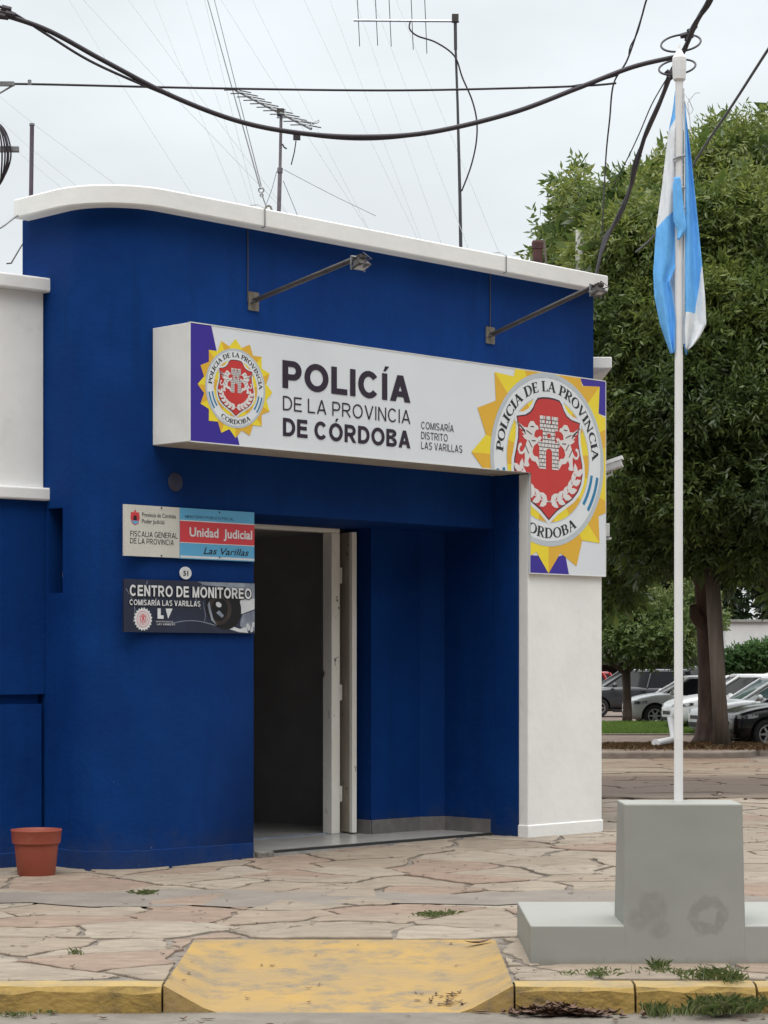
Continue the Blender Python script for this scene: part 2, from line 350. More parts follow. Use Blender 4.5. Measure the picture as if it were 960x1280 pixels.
M['ramp_yellow'] = mat('worn_yellow_ramp', (0.34, 0.215, 0.062), 0.85, (0.265, 0.185, 0.085), 2.0, bump=0.4, bscale=22,
                       dirt=(0.15, 0.128, 0.10), dscale=5, dlo=0.48, dhi=0.66, damt=0.85)
M['plinth'] = mat('grey_plinth_paint', (0.285, 0.288, 0.265), 0.6, (0.255, 0.258, 0.235), 1.6, bump=0.12, bscale=7,
                  dirt=(0.2, 0.2, 0.185), dscale=2.5, dlo=0.6, dhi=0.75, damt=0.5)
def stained_plinth():
    m = M['plinth']; n, l = m.node_tree.nodes, m.node_tree.links
    b = n['Principled BSDF']; src = b.inputs['Base Color'].links[0].from_socket
    t = n.new('ShaderNodeTexCoord')
    def M_(op, a, c=None):
        k = n.new('ShaderNodeMath'); k.operation = op
        for i, v in enumerate((a, c)):
            if v is None: continue
            if isinstance(v, (int, float)): k.inputs[i].default_value = v
            else: l.new(v, k.inputs[i])
        return k.outputs[0]
    def rng(v, a, c, d=0.0, e=1.0):
        k = n.new('ShaderNodeMapRange'); k.interpolation_type = 'SMOOTHSTEP'
        for i, q in enumerate((a, c, d, e)): k.inputs[i + 1].default_value = q
        l.new(v, k.inputs[0]); return k.outputs[0]
    nz = n.new('ShaderNodeTexNoise'); nz.inputs['Scale'].default_value = 22; nz.inputs['Detail'].default_value = 7; nz.inputs['Roughness'].default_value = .65
    l.new(t.outputs['Object'], nz.inputs['Vector'])
    wob = M_('MULTIPLY', M_('SUBTRACT', nz.outputs['Fac'], .5), .10)
    def dist(cx, cz, kx=1.0):
        sp = n.new('ShaderNodeSeparateXYZ'); l.new(t.outputs['Object'], sp.inputs[0])
        dx = M_('MULTIPLY', M_('SUBTRACT', sp.outputs[0], cx), kx); dz = M_('SUBTRACT', sp.outputs[2], cz)
        return M_('ADD', M_('SQRT', M_('ADD', M_('MULTIPLY', dx, dx), M_('MULTIPLY', dz, dz))), wob)
    d1 = dist(.13, .263)
    ring = M_('MULTIPLY', rng(d1, .115, .095), rng(d1, .035, .055))
    bl = M_('MAXIMUM', rng(dist(-.165, .30, 1.2), .11, .075), M_('MAXIMUM', rng(dist(-.235, .245), .075, .04), rng(dist(-.125, .19), .07, .035)))
    mask = M_('MULTIPLY', M_('MAXIMUM', ring, M_('MULTIPLY', bl, .9)), rng(nz.outputs['Fac'], .25, .6, .15, .5))
    mx = n.new('ShaderNodeMix'); mx.data_type = 'RGBA'; l.new(mask, mx.inputs[0]); l.new(src, mx.inputs[6]); mx.inputs[7].default_value = (.165, .16, .145, 1)
    # scuffed lower edge
    sp = n.new('ShaderNodeSeparateXYZ'); l.new(t.outputs['Object'], sp.inputs[0])
    low = M_('MULTIPLY', rng(M_('ADD', sp.outputs[2], M_('MULTIPLY', wob, .8)), .05, .0), .55)
    m2 = n.new('ShaderNodeMix'); m2.data_type = 'RGBA'; l.new(low, m2.inputs[0]); l.new(mx.outputs[2], m2.inputs[6]); m2.inputs[7].default_value = (.20, .175, .145, 1)
    l.new(m2.outputs[2], b.inputs['Base Color'])
stained_plinth()
M['grass_soil'] = mat('grass_ground', (0.06, 0.10, 0.02), 0.95, (0.05, 0.08, 0.02), 3)

# ------------------------------------------------------------------ helpers
def P(x, y, Y):
    """photograph pixel at depth Y -> world point (for reading measurements off the photo)"""
    return Vector(((x - 480) / F * Y, Y, EYE - (y - 828) / F * Y))

class MB:
    def __init__(s):
        s.v, s.f, s.m = [], [], []
    def poly(s, pts, m=0):
        i = len(s.v); s.v += [tuple(p) for p in pts]; s.f.append(tuple(range(i, i + len(pts)))); s.m.append(m)
    def box(s, a, b, m=0):
        x0, y0, z0 = a; x1, y1, z1 = b
        i = len(s.v)
        s.v += [(x0, y0, z0), (x1, y0, z0), (x1, y1, z0), (x0, y1, z0), (x0, y0, z1), (x1, y0, z1), (x1, y1, z1), (x0, y1, z1)]
        for q in ((0, 3, 2, 1), (4, 5, 6, 7), (0, 1, 5, 4), (1, 2, 6, 5), (2, 3, 7, 6), (3, 0, 4, 7)):
            s.f.append(tuple(i + k for k in q)); s.m.append(m)
    def prism(s, outline, z0, z1, m=0, m_side=None):
        n = len(outline); i = len(s.v)
        s.v += [(p[0], p[1], z0) for p in outline] + [(p[0], p[1], z1) for p in outline]
        s.f.append(tuple(i + k for k in range(n))[::-1]); s.m.append(m)
        s.f.append(tuple(i + n + k for k in range(n))); s.m.append(m)
        ms = m if m_side is None else m_side
        for k in range(n):
            j = (k + 1) % n
            s.f.append((i + k, i + j, i + n + j, i + n + k)); s.m.append(ms)
    def tube(s, pts, rad, seg=8, m=0, cap=True):
        pts = [Vector(p) for p in pts]; n = len(pts)
        rs = rad if isinstance(rad, (list, tuple)) else [rad] * n
        t0 = (pts[1] - pts[0]).normalized()
        up = Vector((0, 0, 1)) if abs(t0.z) < 0.9 else Vector((1, 0, 0))
        a = t0.cross(up).normalized()
        base = len(s.v)
        for k in range(n):
            t = (pts[min(k + 1, n - 1)] - pts[max(k - 1, 0)])
            t = t.normalized() if t.length > 1e-9 else t0
            a = (a - t * a.dot(t)).normalized(); b = t.cross(a)
            for q in range(seg):
                an = 2 * math.pi * q / seg
                s.v.append(tuple(pts[k] + (a * math.cos(an) + b * math.sin(an)) * rs[k]))
        for k in range(n - 1):
            for q in range(seg):
                r = (q + 1) % seg
                s.f.append((base + k * seg + q, base + k * seg + r, base + (k + 1) * seg + r, base + (k + 1) * seg + q)); s.m.append(m)
        if cap:
            s.f.append(tuple(base + q for q in range(seg))[::-1]); s.m.append(m)
            s.f.append(tuple(base + (n - 1) * seg + q for q in range(seg))); s.m.append(m)
    def lathe(s, prof, seg=24, c=(0, 0, 0), m=0):
        base = len(s.v)
        for r, z in prof:
            for q in range(seg):
                an = 2 * math.pi * q / seg
                s.v.append((c[0] + r * math.cos(an), c[1] + r * math.sin(an), c[2] + z))
        for k in range(len(prof) - 1):
            for q in range(seg):
                r = (q + 1) % seg
                s.f.append((base + k * seg + q, base + k * seg + r, base + (k + 1) * seg + r, base + (k + 1) * seg + q)); s.m.append(m)
    def add(s, vs, fs, m=0):
        i = len(s.v); s.v += [tuple(v) for v in vs]
        for f in fs:
            s.f.append(tuple(i + k for k in f)); s.m.append(m)
    def build(s, name, mats, parent=None, smooth=False, bevel=0.0, bseg=2, fix=True):
        me = bpy.data.meshes.new(name)
        me.from_pydata(s.v, [], s.f)
        mats = mats if isinstance(mats, (list, tuple)) else [mats]
        for k in mats: me.materials.append(M[k] if isinstance(k, str) else k)
        me.polygons.foreach_set('material_index', s.m)
        if fix:
            bm = bmesh.new(); bm.from_mesh(me)
            bmesh.ops.recalc_face_normals(bm, faces=bm.faces); bm.to_mesh(me); bm.free()
        if smooth:
            me.polygons.foreach_set('use_smooth', [True] * len(me.polygons))
        me.update()
        o = bpy.data.objects.new(name, me); COL.objects.link(o)
        if parent: o.parent = parent
        if bevel:
            bv = o.modifiers.new('bevel', 'BEVEL'); bv.width = bevel; bv.segments = bseg; bv.limit_method = 'ANGLE'; bv.angle_limit = R(40)
        if smooth:
            pass
        return o

def autosmooth(o, ang=40):
    me = o.data
    me.polygons.foreach_set('use_smooth', [True] * len(me.polygons))
    try:
        me.set_sharp_from_angle(angle=R(ang))
    except Exception:
        pass
    return o

def tag(o, label=None, cat=None, group=None, kind=None):
    if label: o['label'] = label
    if cat: o['category'] = cat
    if group: o['group'] = group
    if kind: o['kind'] = kind
    return o

def thing(name, label, cat, loc=(0, 0, 0), rz=0.0, group=None, matrix=None):
    o = bpy.data.objects.new(name, None); COL.objects.link(o)
    o.empty_display_size = 0.1
    if matrix is not None: o.matrix_world = matrix
    else:
        o.location = loc; o.rotation_euler = (0, 0, rz)
    return tag(o, label, cat, group)

def copy_tree(o, parent=None):
    c = o.copy(); COL.objects.link(c)
    if parent is not None: c.parent = parent
    for ch in [x for x in bpy.data.objects if x.parent == o]:
        copy_tree(ch, c)
    return c

# facade frame: s along the 45 degree chamfer, n into the building
Q = math.sqrt(0.5)
def FP(s, n=0.0, z=0.0):
    return Vector((-2.07 + Q * s - Q * n, 16.63 + Q * s + Q * n, z))
def frame(s, n, z):
    """local x along the facade, local y up, local z out of the wall"""
    o = FP(s, n, z)
    return Matrix(((Q, 0, Q, o.x), (Q, 0, -Q, o.y), (0, 1, 0, o.z), (0, 0, 0, 1)))
def s_of(x, n):     # s on depth n that stands behind photograph column x
    k = (x - 480) / F
    return (k * (16.63 + Q * n) + 2.07 + Q * n) / (Q * (1 - k))
def zg(Y):
    t = [(-99, 0), (16.9, 0), (19.4, 0.04), (24, 0.04), (27, 0.0), (999, 0.0)]
    for (a, za), (b, zb) in zip(t, t[1:]):
        if a <= Y <= b: return za + (zb - za) * (Y - a) / (b - a)

# ------------------------------------------------------------------ ground
def sheet(name, xs, ys, zf, m, skip=lambda x, y: False, kind='structure'):
    mb = MB()
    idx = {}
    for j, y in enumerate(ys):
        for i, x in enumerate(xs):
            idx[i, j] = len(mb.v); mb.v.append((x, y, zf(x, y)))
    for j in range(len(ys) - 1):
        for i in range(len(xs) - 1):
            if skip((xs[i] + xs[i + 1]) / 2, (ys[j] + ys[j + 1]) / 2): continue
            mb.f.append((idx[i, j], idx[i + 1, j], idx[i + 1, j + 1], idx[i, j + 1])); mb.m.append(0)
    return tag(mb.build(name, m, fix=False), kind=kind)

RX0, RX1, RY1, KY = -1.09, 0.64, 12.63, 10.96
sheet('ground', [-400, 400], [-100, 500], lambda x, y: -0.40, 'median')
sheet('street', [-80, 80], [-40, 12], lambda x, y: -0.13, 'asphalt')
def zf(y):
    if y <= 25: return zg(y)
    return max(-.25, .04 - .29 * (y - 25) / 12)
sheet('sidewalk_bed', [-60, RX0, RX1, 60], [KY, RY1, 14, 16.9, 19.4, 24, 25], lambda x, y: zg(y), 'joint',
      skip=lambda x, y: RX0 < x < RX1 and y < RY1)
sheet('side_street_bed', [-60, 80], [25, 37, 140], lambda x, y: zf(y), 'far_street')
def slabs(name, m, x0, x1, y0, y1, step, seed, rects, joint=(.012, .030), hgt=(.008, .018), sub=.07):
    """irregular flagstones: Voronoi cells of scattered seeds, ragged edges, each with its own height and tilt"""
    r = random.Random(seed); pts = []
    ny = int((y1 - y0) / step) + 3; nx = int((x1 - x0) / step) + 3
    for j in range(-1, ny):
        for i in range(-1, nx):
            if r.random() < .16: continue
            pts.append((x0 + (i + r.uniform(-.1, 1.1)) * step, y0 + (j + r.uniform(-.1, 1.1)) * step))
    def clip_half(poly, px, py, nx_, ny_):       # keep the side where (p - P) . n <= 0
        out = []
        for k in range(len(poly)):
            a, c = poly[k], poly[(k + 1) % len(poly)]
            da = (a[0] - px) * nx_ + (a[1] - py) * ny_; dc = (c[0] - px) * nx_ + (c[1] - py) * ny_
            if da <= 0: out.append(a)
            if da * dc < 0:
                t = da / (da - dc); out.append((a[0] + (c[0] - a[0]) * t, a[1] + (c[1] - a[1]) * t))
        return out
    def warp(x, y):
        return (x + .055 * math.sin(4.1 * y + 1.3 * math.sin(2.7 * x)) + .025 * math.sin(11 * y + 5 * x) + .012 * math.sin(27 * y - 19 * x),
                y + .055 * math.sin(3.7 * x + 1.7 * math.sin(2.9 * y)) + .025 * math.sin(12 * x - 4 * y) + .012 * math.sin(29 * x + 17 * y))
    mb = MB(); tint = []
    for (px, py) in pts:
        near = sorted((q for q in pts if q != (px, py) and abs(q[0] - px) < 4 * step and abs(q[1] - py) < 4 * step), key=lambda q: (q[0] - px) ** 2 + (q[1] - py) ** 2)[:22]
        cell = [(px - 3 * step, py - 3 * step), (px + 3 * step, py - 3 * step), (px + 3 * step, py + 3 * step), (px - 3 * step, py + 3 * step)]
        g = r.uniform(*joint)
        for q in near:
            dx, dy = q[0] - px, q[1] - py; d = math.hypot(dx, dy)
            cell = clip_half(cell, px + dx / 2 - dx / d * g, py + dy / 2 - dy / d * g, dx / d, dy / d)
            if len(cell) < 3: break
        h0 = r.uniform(*hgt); tx, ty = r.uniform(-.006, .006), r.uniform(-.006, .006); tn = r.random()
        for (a0, b0, a1, b1) in rects:
            c_ = cell
            for P_, N_v in (((a0, 0), (-1, 0)), ((a1, 0), (1, 0)), ((0, b0), (0, -1)), ((0, b1), (0, 1))):
                if len(c_) >= 3: c_ = clip_half(c_, P_[0], P_[1], *N_v)
            if len(c_) < 3: continue
            ar = abs(sum(c_[k][0] * c_[(k + 1) % len(c_)][1] - c_[(k + 1) % len(c_)][0] * c_[k][1] for k in range(len(c_)))) / 2
            if ar < .02: continue
            ring = []
            for k in range(len(c_)):
                a, c2 = c_[k], c_[(k + 1) % len(c_)]; L_ = math.hypot(c2[0] - a[0], c2[1] - a[1]); n_ = max(1, int(L_ / sub))
                for q in range(n_):
                    t = q / n_; x, y = a[0] + (c2[0] - a[0]) * t, a[1] + (c2[1] - a[1]) * t
                    wx_, wy_ = warp(x, y)
                    wx_ = min(max(wx_, a0), a1); wy_ = min(max(wy_, b0), b1)
                    ring.append((wx_ + r.uniform(-.006, .006), wy_ + r.uniform(-.006, .006)))
            ctr = (sum(q[0] for q in ring) / len(ring), sum(q[1] for q in ring) / len(ring))
            i = len(mb.v); n_ = len(ring)
            top = lambda x, y: zf(y) + h0 + tx * (x - px) + ty * (y - py)
            for (x, y) in ring: mb.v.append((x, y, zf(y) - .01))
            for (x, y) in ring: mb.v.append((x, y, top(x, y) - .005))
            for (x, y) in ring: mb.v.append((x + (ctr[0] - x) * .02, y + (ctr[1] - y) * .02, top(x, y)))
            for k in range(n_):
                j = (k + 1) % n_
                mb.f += [(i + k, i + j, i + n_ + j, i + n_ + k), (i + n_ + k, i + n_ + j, i + 2 * n_ + j, i + 2 * n_ + k)]; mb.m += [0, 0]
            mb.f.append(tuple(i + 2 * n_ + k for k in range(n_))); mb.m.append(0)
            tint += [tn] * (3 * n_)
    o = mb.build(name, m)
    at = o.data.attributes.new('tint', 'FLOAT', 'POINT'); at.data.foreach_set('value', tint)
    return tag(o, kind='structure')
slabs('sidewalk', 'paving', -5.0, 6.5, 10.9, 25, .60, 31,
      [(-5.0, RY1 + .012, 6.5, 25.0), (-5.0, KY + .02, RX0 - .012, RY1 + .004), (RX1 + .012, KY + .02, 6.5, RY1 + .004)])
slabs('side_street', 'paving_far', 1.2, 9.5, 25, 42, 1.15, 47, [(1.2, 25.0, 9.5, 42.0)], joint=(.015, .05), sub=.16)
# smooth mortar strip across the crazy paving
mb = MB()
xs = [-14 + 0.22 * k for k in range(140)]
def wob(x, a): return 0.11 * math.sin(x * 2.1 + a) + 0.07 * math.sin(x * 5.3 + 2 * a) + 0.05 * math.sin(x * 11.7 + a * 3)
for a, b in zip(xs, xs[1:]):
    mb.poly([(a, 14.32 + wob(a, 1), 0.0155), (b, 14.32 + wob(b, 1), 0.0155), (b, 15.15 + wob(b, 4.2), 0.0155), (a, 15.15 + wob(a, 4.2), 0.0155)])
tag(mb.build('mortar_strip', 'mortar', fix=False), kind='structure')
# yellow street kerb, in cast lengths with cracks between them
def kerb(x0, x1, cuts):
    mb = MB()
    edges = [x0] + cuts + [x1]
    for a, b in zip(edges, edges[1:]):
        n = max(2, int((b - a) / 0.12)); st = [a + 0.006 + (b - a - 0.012) * k / n for k in range(n + 1)]
        ring = []
        for x in st:
            j = lambda s: rnd.uniform(-s, s)
            ring.append([(x, 10.80 + j(.006), -0.14), (x, 10.81 + j(.009), -0.03 + j(.012)), (x, 10.835 + j(.008), -0.004 + j(.005)),
                         (x, 10.86 + j(.006), 0.006), (x, KY + j(.008), 0.008), (x, KY + 0.02, -0.14)])
        i = len(mb.v)
        for r in ring: mb.v += r
        for k in range(len(ring) - 1):
            for q in range(5):
                mb.f.append((i + 6 * k + q, i + 6 * k + 6 + q, i + 6 * k + 7 + q, i + 6 * k + 1 + q)); mb.m.append(1 if q in (2, 3) else 0)
        mb.f.append(tuple(i + q for q in range(6))); mb.m.append(0)
        mb.f.append(tuple(i + 6 * (len(ring) - 1) + q for q in range(6))); mb.m.append(0)
    return mb
k1 = kerb(-30, RX0 - 0.004, [-25, -20, -15, -10, -6.4, -3.3]).build('kerb', ['kerb_yellow', 'kerb_top']); tag(k1, kind='structure')
k2 = kerb(RX1 + 0.004, 30, [1.24, 1.84, 2.9, 5, 9, 15, 22]).build('kerb', ['kerb_yellow', 'kerb_top']); tag(k2, kind='structure')

# yellow access ramp with two flared sides
mb = MB()
FOOT_L, FOOT_R = -0.85, 0.40
nu, nv = 26, 16
def ramp_z(u, v):
    x = RX0 + (RX1 - RX0) * u; y = 10.83 + (RY1 - 10.83) * v
    zc = -0.13 + 0.133 * v
    lx = FOOT_L + (RX0 - FOOT_L) * v * 0.35; rx = FOOT_R + (RX1 - FOOT_R) * v * 0.35
    if x < lx: k = (lx - x) / (lx - RX0)
    elif x > rx: k = (x - rx) / (RX1 - rx)
    else: k = 0
    return x, y, zc + (0.004 - zc) * min(1, k)
for j in range(nv + 1):
    for i in range(nu + 1):
        mb.v.append(ramp_z(i / nu, j / nv))
for j in range(nv):
    for i in range(nu):
        a = j * (nu + 1) + i
        mb.f.append((a, a + 1, a + nu + 2, a + nu + 1)); mb.m.append(0)
i0 = len(mb.v)
mb.v += [(RX0, 10.83, -0.16), (RX1, 10.83, -0.16), (RX1, RY1, -0.16), (RX0, RY1, -0.16)]
mb.f.append((i0, i0 + 1, nu, 0) ); mb.m.append(0)
# front skirt follows the bottom edge
mb.f.pop(); mb.m.pop()
for i in range(nu):
    a = len(mb.v)
    mb.v += [(mb.v[i][0], 10.83, -0.16), (mb.v[i + 1][0], 10.83, -0.16)]
    mb.f.append((a, a + 1, i + 1, i)); mb.m.append(0)
for (ix, xx) in ((0, RX0), (nu, RX1)):
    for j in range(nv):
        a = len(mb.v); p, q = j * (nu + 1) + ix, (j + 1) * (nu + 1) + ix
        mb.v += [(xx, mb.v[p][1], -0.16), (xx, mb.v[q][1], -0.16)]
        mb.f.append((p, q, a + 1, a)); mb.m.append(0)
o = mb.build('access_ramp', 'ramp_yellow'); autosmooth(o, 60)
tag(o, 'worn yellow painted access ramp cut into the sidewalk kerb', 'ramp')

# ------------------------------------------------------------------ police station
B = thing('police_station', 'blue chamfered corner police station with white cornice and dark doorway', 'building', FP(2.6, 0, 0))
B.location = (0, 0, 0)
CX, CY, CR = -2.1, 17.279, 0.48
def arc_pt(a, r=CR):     # a: degrees from the point nearest the street, positive to the left
    return (CX - r * math.sin(R(a)), CY - r * math.cos(R(a)))
def side_pt(d, off=0.0):     # along the left face of the tower, d metres behind the rounded corner
    return (CX - Q * CR - Q * d - Q * off, CY - Q * CR + Q * d - Q * off)
SIDE = 0.60
S_T = ((CX + Q * CR + 2.07) + (CY - Q * CR - 16.63)) * Q      # s of the tangent point
OP0, OP1, LINT = 1.442, 4.316, 2.80
ZT = 5.10
SLOT0, SLOT1 = 0.072, 0.26
se = side_pt(SIDE)
path = [(se[0], 26.0), (se[0], 19.0), se, side_pt(SLOT1), side_pt(SLOT0)] + [arc_pt(a) for a in range(45, -46, -3)]
na = len(path)
for s in (OP0, OP1, 5.72):
    p = FP(s); path.append((p.x, p.y))
sl = FP(5.72); path += [(sl.x + 0.02, 26.0)]
zs = [-0.05, 2.14, LINT, ZT]
mb = MB()
for i in range(len(path) - 1):
    (x0, y0), (x1, y1) = path[i], path[i + 1]
    for z0, z1 in zip(zs, zs[1:]):
        if i == na and z1 <= LINT + 1e-6: continue                       # the doorway
        if z0 == 2.14 and z1 == LINT and i == 3: continue                 # slot window in the side face
        mb.poly([(x0, y0, z0), (x1, y1, z0), (x1, y1, z1), (x0, y1 * 0 + y0, z1)])
# doorway recess: jambs, back wall, soffit
DO0, DO1, DN = 1.56, 3.466, 0.70
def wallq(s0, n0, s1, n1, z0, z1, m=0, t=None):
    (t or mb).poly([FP(s0, n0, z0), FP(s1, n1, z0), FP(s1, n1, z1), FP(s0, n0, z1)], m)
wallq(OP0, 0, OP0, DN, -0.05, LINT)
wallq(OP1, DN, OP1, 0, -0.05, LINT)
wallq(OP0, DN, DO0, DN, -0.05, LINT)
wallq(DO1, DN, OP1, DN, -0.05, LINT)
wallq(DO0, DN, DO0, 1.06, -0.05, LINT)
wallq(DO1, 1.06, DO1, DN, -0.05, LINT)
mb.poly([FP(OP0, 0, LINT), FP(OP1, 0, LINT), FP(OP1, DN, LINT), FP(OP0, DN, LINT)])
mb.poly([FP(DO0, DN, LINT), FP(DO1, DN, LINT), FP(DO1, 1.06, LINT), FP(DO0, 1.06, LINT)])
# roof slab
roof_out = [p for p in path]
mb.poly([(x, y, ZT - 0.02) for x, y in roof_out])
mb.poly([(se[0], 26, -0.05), (sl.x + 0.02, 26, -0.05), (sl.x + 0.02, 26, ZT), (se[0], 26, ZT)])
w = mb.build('wall', 'blue', B, fix=False)
bm = bmesh.new(); bm.from_mesh(w.data); bmesh.ops.remove_doubles(bm, verts=bm.verts, dist=1e-4); bm.to_mesh(w.data); bm.free()
autosmooth(w, 25)
# flat corner strip at the back of the recess
mb = MB()
mb.prism([FP(s_of(524, DN), DN - .002)[:2], FP(OP1 - .002, DN - .002)[:2], FP(OP1 - .002, DN - .10)[:2]], 0.0, LINT)
mb.build('corner_strip', 'blue', B)
mb = MB()
mb.prism([FP(s_of(523, DN), DN - .012)[:2], FP(OP1 - .002, DN - .004)[:2], FP(OP1 - .014, DN - .115)[:2]], 0.05, 0.191)
mb.build('skirting', 'skirt_tile', B)
# blue pier that carries the white pillar
PZ = 3.268
mb = MB()
mb.prism([FP(OP1, -0.30)[:2], FP(5.335, -0.30)[:2], FP(5.335, -0.004)[:2], FP(OP1, -0.004)[:2]], 0.0, PZ)
mb.build('pier', 'blue', B, bevel=0.006)
mb = MB()
mb.prism([FP(OP1 - .003, -0.42)[:2], FP(5.337, -0.42)[:2], FP(5.337, -0.303)[:2], FP(OP1 - .003, -0.303)[:2]], 0.0, PZ)
mb.build('pillar', 'white', B, bevel=0.012)
mb = MB()
mb.prism([FP(OP1 - .012, -0.43)[:2], FP(5.345, -0.43)[:2], FP(5.345, -0.30)[:2], FP(OP1 - .012, -0.30)[:2]], 0.0, 0.16)
mb.build('pillar_base', 'white', B, bevel=0.01)
# low plinth course along the curve and the chamfer
mb = MB()
arcs = [side_pt(.5, .009), side_pt(.1, .009)] + [arc_pt(a, CR + 0.009) for a in range(45, -46, -5)]
pe = FP(OP0 - 0.012, -0.009); arcs.append((pe.x, pe.y))
inn = [side_pt(.5, -.02), side_pt(.1, -.02)] + [arc_pt(a, CR - 0.02) for a in range(45, -46, -5)]; pi = FP(OP0 - 0.012, 0.02); inn.append((pi.x, pi.y))
def course(outer, inner, z0, z1, mb, top_in=0.0):
    n = len(outer)
    for i in range(n - 1):
        zt0 = z1 + 0.004 * math.sin(i * 1.7); zt1 = z1 + 0.004 * math.sin((i + 1) * 1.7)
        mb.poly([(*outer[i], z0), (*outer[i + 1], z0), (*outer[i + 1], zt1), (*outer[i], zt0)])
        mb.poly([(*outer[i], zt0), (*outer[i + 1], zt1), (*inner[i + 1], zt1 + .01), (*inner[i], zt0 + .01)])
    mb.poly([(*outer[-1], z0), (*inner[-1], z0), (*inner[-1], z1), (*outer[-1], z1)])
course(arcs, inn, -0.05, 0.15, mb)
o = mb.build('base_course', 'blue_base', B, fix=False); autosmooth(o, 30)
# slot window recess
mb = MB()
g = [side_pt(SLOT1), side_pt(SLOT0)]; gi = [side_pt(SLOT1, -.3), side_pt(SLOT0, -.3)]
for z in (2.14, LINT): mb.poly([(*g[0], z), (*g[1], z), (*gi[1], z), (*gi[0], z)])
mb.poly([(*g[0], 2.14), (*gi[0], 2.14), (*gi[0], LINT), (*g[0], LINT)])
mb.poly([(*g[1], 2.14), (*gi[1], 2.14), (*gi[1], LINT), (*g[1], LINT)])
mb.poly([(*gi[0], 2.14), (*gi[1], 2.14), (*gi[1], LINT), (*gi[0], LINT)])
sw = mb.build('slot_window', 'blue', B, fix=False)
mb = MB(); p0, p1 = side_pt(SLOT1 - .003, -.22), side_pt(SLOT0 + .003, -.22)
mb.poly([(*p0, 2.16), (*p1, 2.16), (*p1, LINT - .02), (*p0, LINT - .02)])
mb.build('pane', 'glass_dark', sw, fix=False)
mb = MB(); c = side_pt(SLOT0 + .06, -.10); mb.prism([(c[0] - .05, c[1] - .03), (c[0] + .05, c[1] - .03), (c[0] + .03, c[1] + .04), (c[0] - .03, c[1] + .04)], 2.24, 2.33)
mb.build('sill_stone', 'rubble', sw, bevel=0.02)
# cornice slab
CT, CB = 5.235, 5.085
oc = [side_pt(.53, .14), side_pt(.1, .14)] + [arc_pt(a, CR + 0.14) for a in range(45, -46, -3)] + [FP(5.77, -0.14)[:2], FP(5.77, 0.35)[:2]]
ic = [side_pt(.53, -.3), side_pt(.1, -.3)] + [arc_pt(a, CR - 0.3) for a in range(45, -46, -3)] + [FP(5.50, 0.3)[:2], FP(5.5, 0.4)[:2]]
mb = MB()
for i in range(len(oc) - 1):
    a, b, c, d = oc[i], oc[i + 1], ic[i + 1], ic[i]
    mb.poly([(*a, CB), (*b, CB), (*b, CT), (*a, CT)])
    mb.poly([(*a, CT), (*b, CT), (*c, CT + .02), (*d, CT + .02)])
    mb.poly([(*a, CB), (*b, CB), (*c, CB), (*d, CB)])
    mb.poly([(*d, CB), (*c, CB), (*c, CT + .02), (*d, CT + .02)])
for k in (0, -1): mb.poly([(*oc[k], CB), (*ic[k], CB), (*ic[k], CT + .02), (*oc[k], CT)])
o = mb.build('cornice', 'white', B, bevel=0.012); 
bm = bmesh.new(); bm.from_mesh(o.data); bmesh.ops.remove_doubles(bm, verts=bm.verts, dist=1e-4); bmesh.ops.recalc_face_normals(bm, faces=bm.faces); bm.to_mesh(o.data); bm.free()
autosmooth(o, 30)
# rest of the parapet round the roof (back and left, low)
mb = MB()
mb.box((se[0], 18.3, 5.0), (se[0] + .18, 25.9, 5.13)); mb.box((sl.x - .2, 21.2, 5.0), (sl.x - .0, 25.9, 5.2))
mb.build('parapet', 'white', B)
# tiled porch floor, skirting, threshold
FZ = 0.066
mb = MB()
fl = [FP(OP0, 0.0), FP(OP1, 0.0), FP(OP1, DN), FP(DO1, DN), FP(DO1, 1.06), FP(3.9, 1.06), FP(3.9, 4.2), FP(0.7, 4.2), FP(0.7, 1.06), FP(DO0, 1.06), FP(DO0, DN), FP(OP0, DN)]
mb.prism([p[:2] for p in fl], -0.05, FZ)
mb.build('porch_floor', 'tile', B)
mb = MB()
mb.prism([FP(DO0, .99)[:2], FP(DO1, .99)[:2], FP(DO1, 1.03)[:2], FP(DO0, 1.03)[:2]], FZ, FZ + .010)
mb.build('door_sill', 'plaque_grey', B)
mb = MB()
mb.prism([FP(OP0 + .18, -0.03)[:2], FP(OP1 - .02, -0.03)[:2], FP(OP1 - .02, 0.0)[:2], FP(OP0 + .18, 0.0)[:2]], 0.0, FZ - .013)
mb.build('threshold_edge', 'alu', B)
mb = MB()
mb.prism([FP(OP0 + .16, -0.022)[:2], FP(OP1 - .02, -0.022)[:2], FP(OP1 - .02, 0.03)[:2], FP(OP0 + .16, 0.03)[:2]], FZ - .012, FZ + .006)
mb.build('threshold_strip', 'strip_black', B)
mb = MB()
mb.prism([FP(OP0 - .0, -0.05)[:2], FP(OP0 + .17, -0.06)[:2], FP(OP0 + .2, -0.02)[:2], FP(OP0 + .14, 0.06)[:2], FP(OP0 + .02, 0.07)[:2]], 0.0, FZ + .01)
mb.build('broken_corner', 'rubble', B, bevel=0.015)
def skirt(s0, n0, s1, n1, h=0.125):
    mb = MB(); d = Vector((s1 - s0, n1 - n0)); d.normalize(); off = Vector((d.y, -d.x)) * 0.012
    mb.prism([FP(s0, n0)[:2], FP(s1, n1)[:2], FP(s1 + off.x, n1 + off.y)[:2], FP(s0 + off.x, n0 + off.y)[:2]], FZ, FZ + h)
    mb.build('skirting', 'skirt_tile', B)
skirt(DO1, DN - .002, OP1 - .013, DN - .002)
skirt(OP1 - .002, DN - .015, OP1 - .002, 0.03)
skirt(DO1 - .002, .98, DO1 - .002, DN)
skirt(OP0 + .014, 0.02, OP0 + .014, DN)

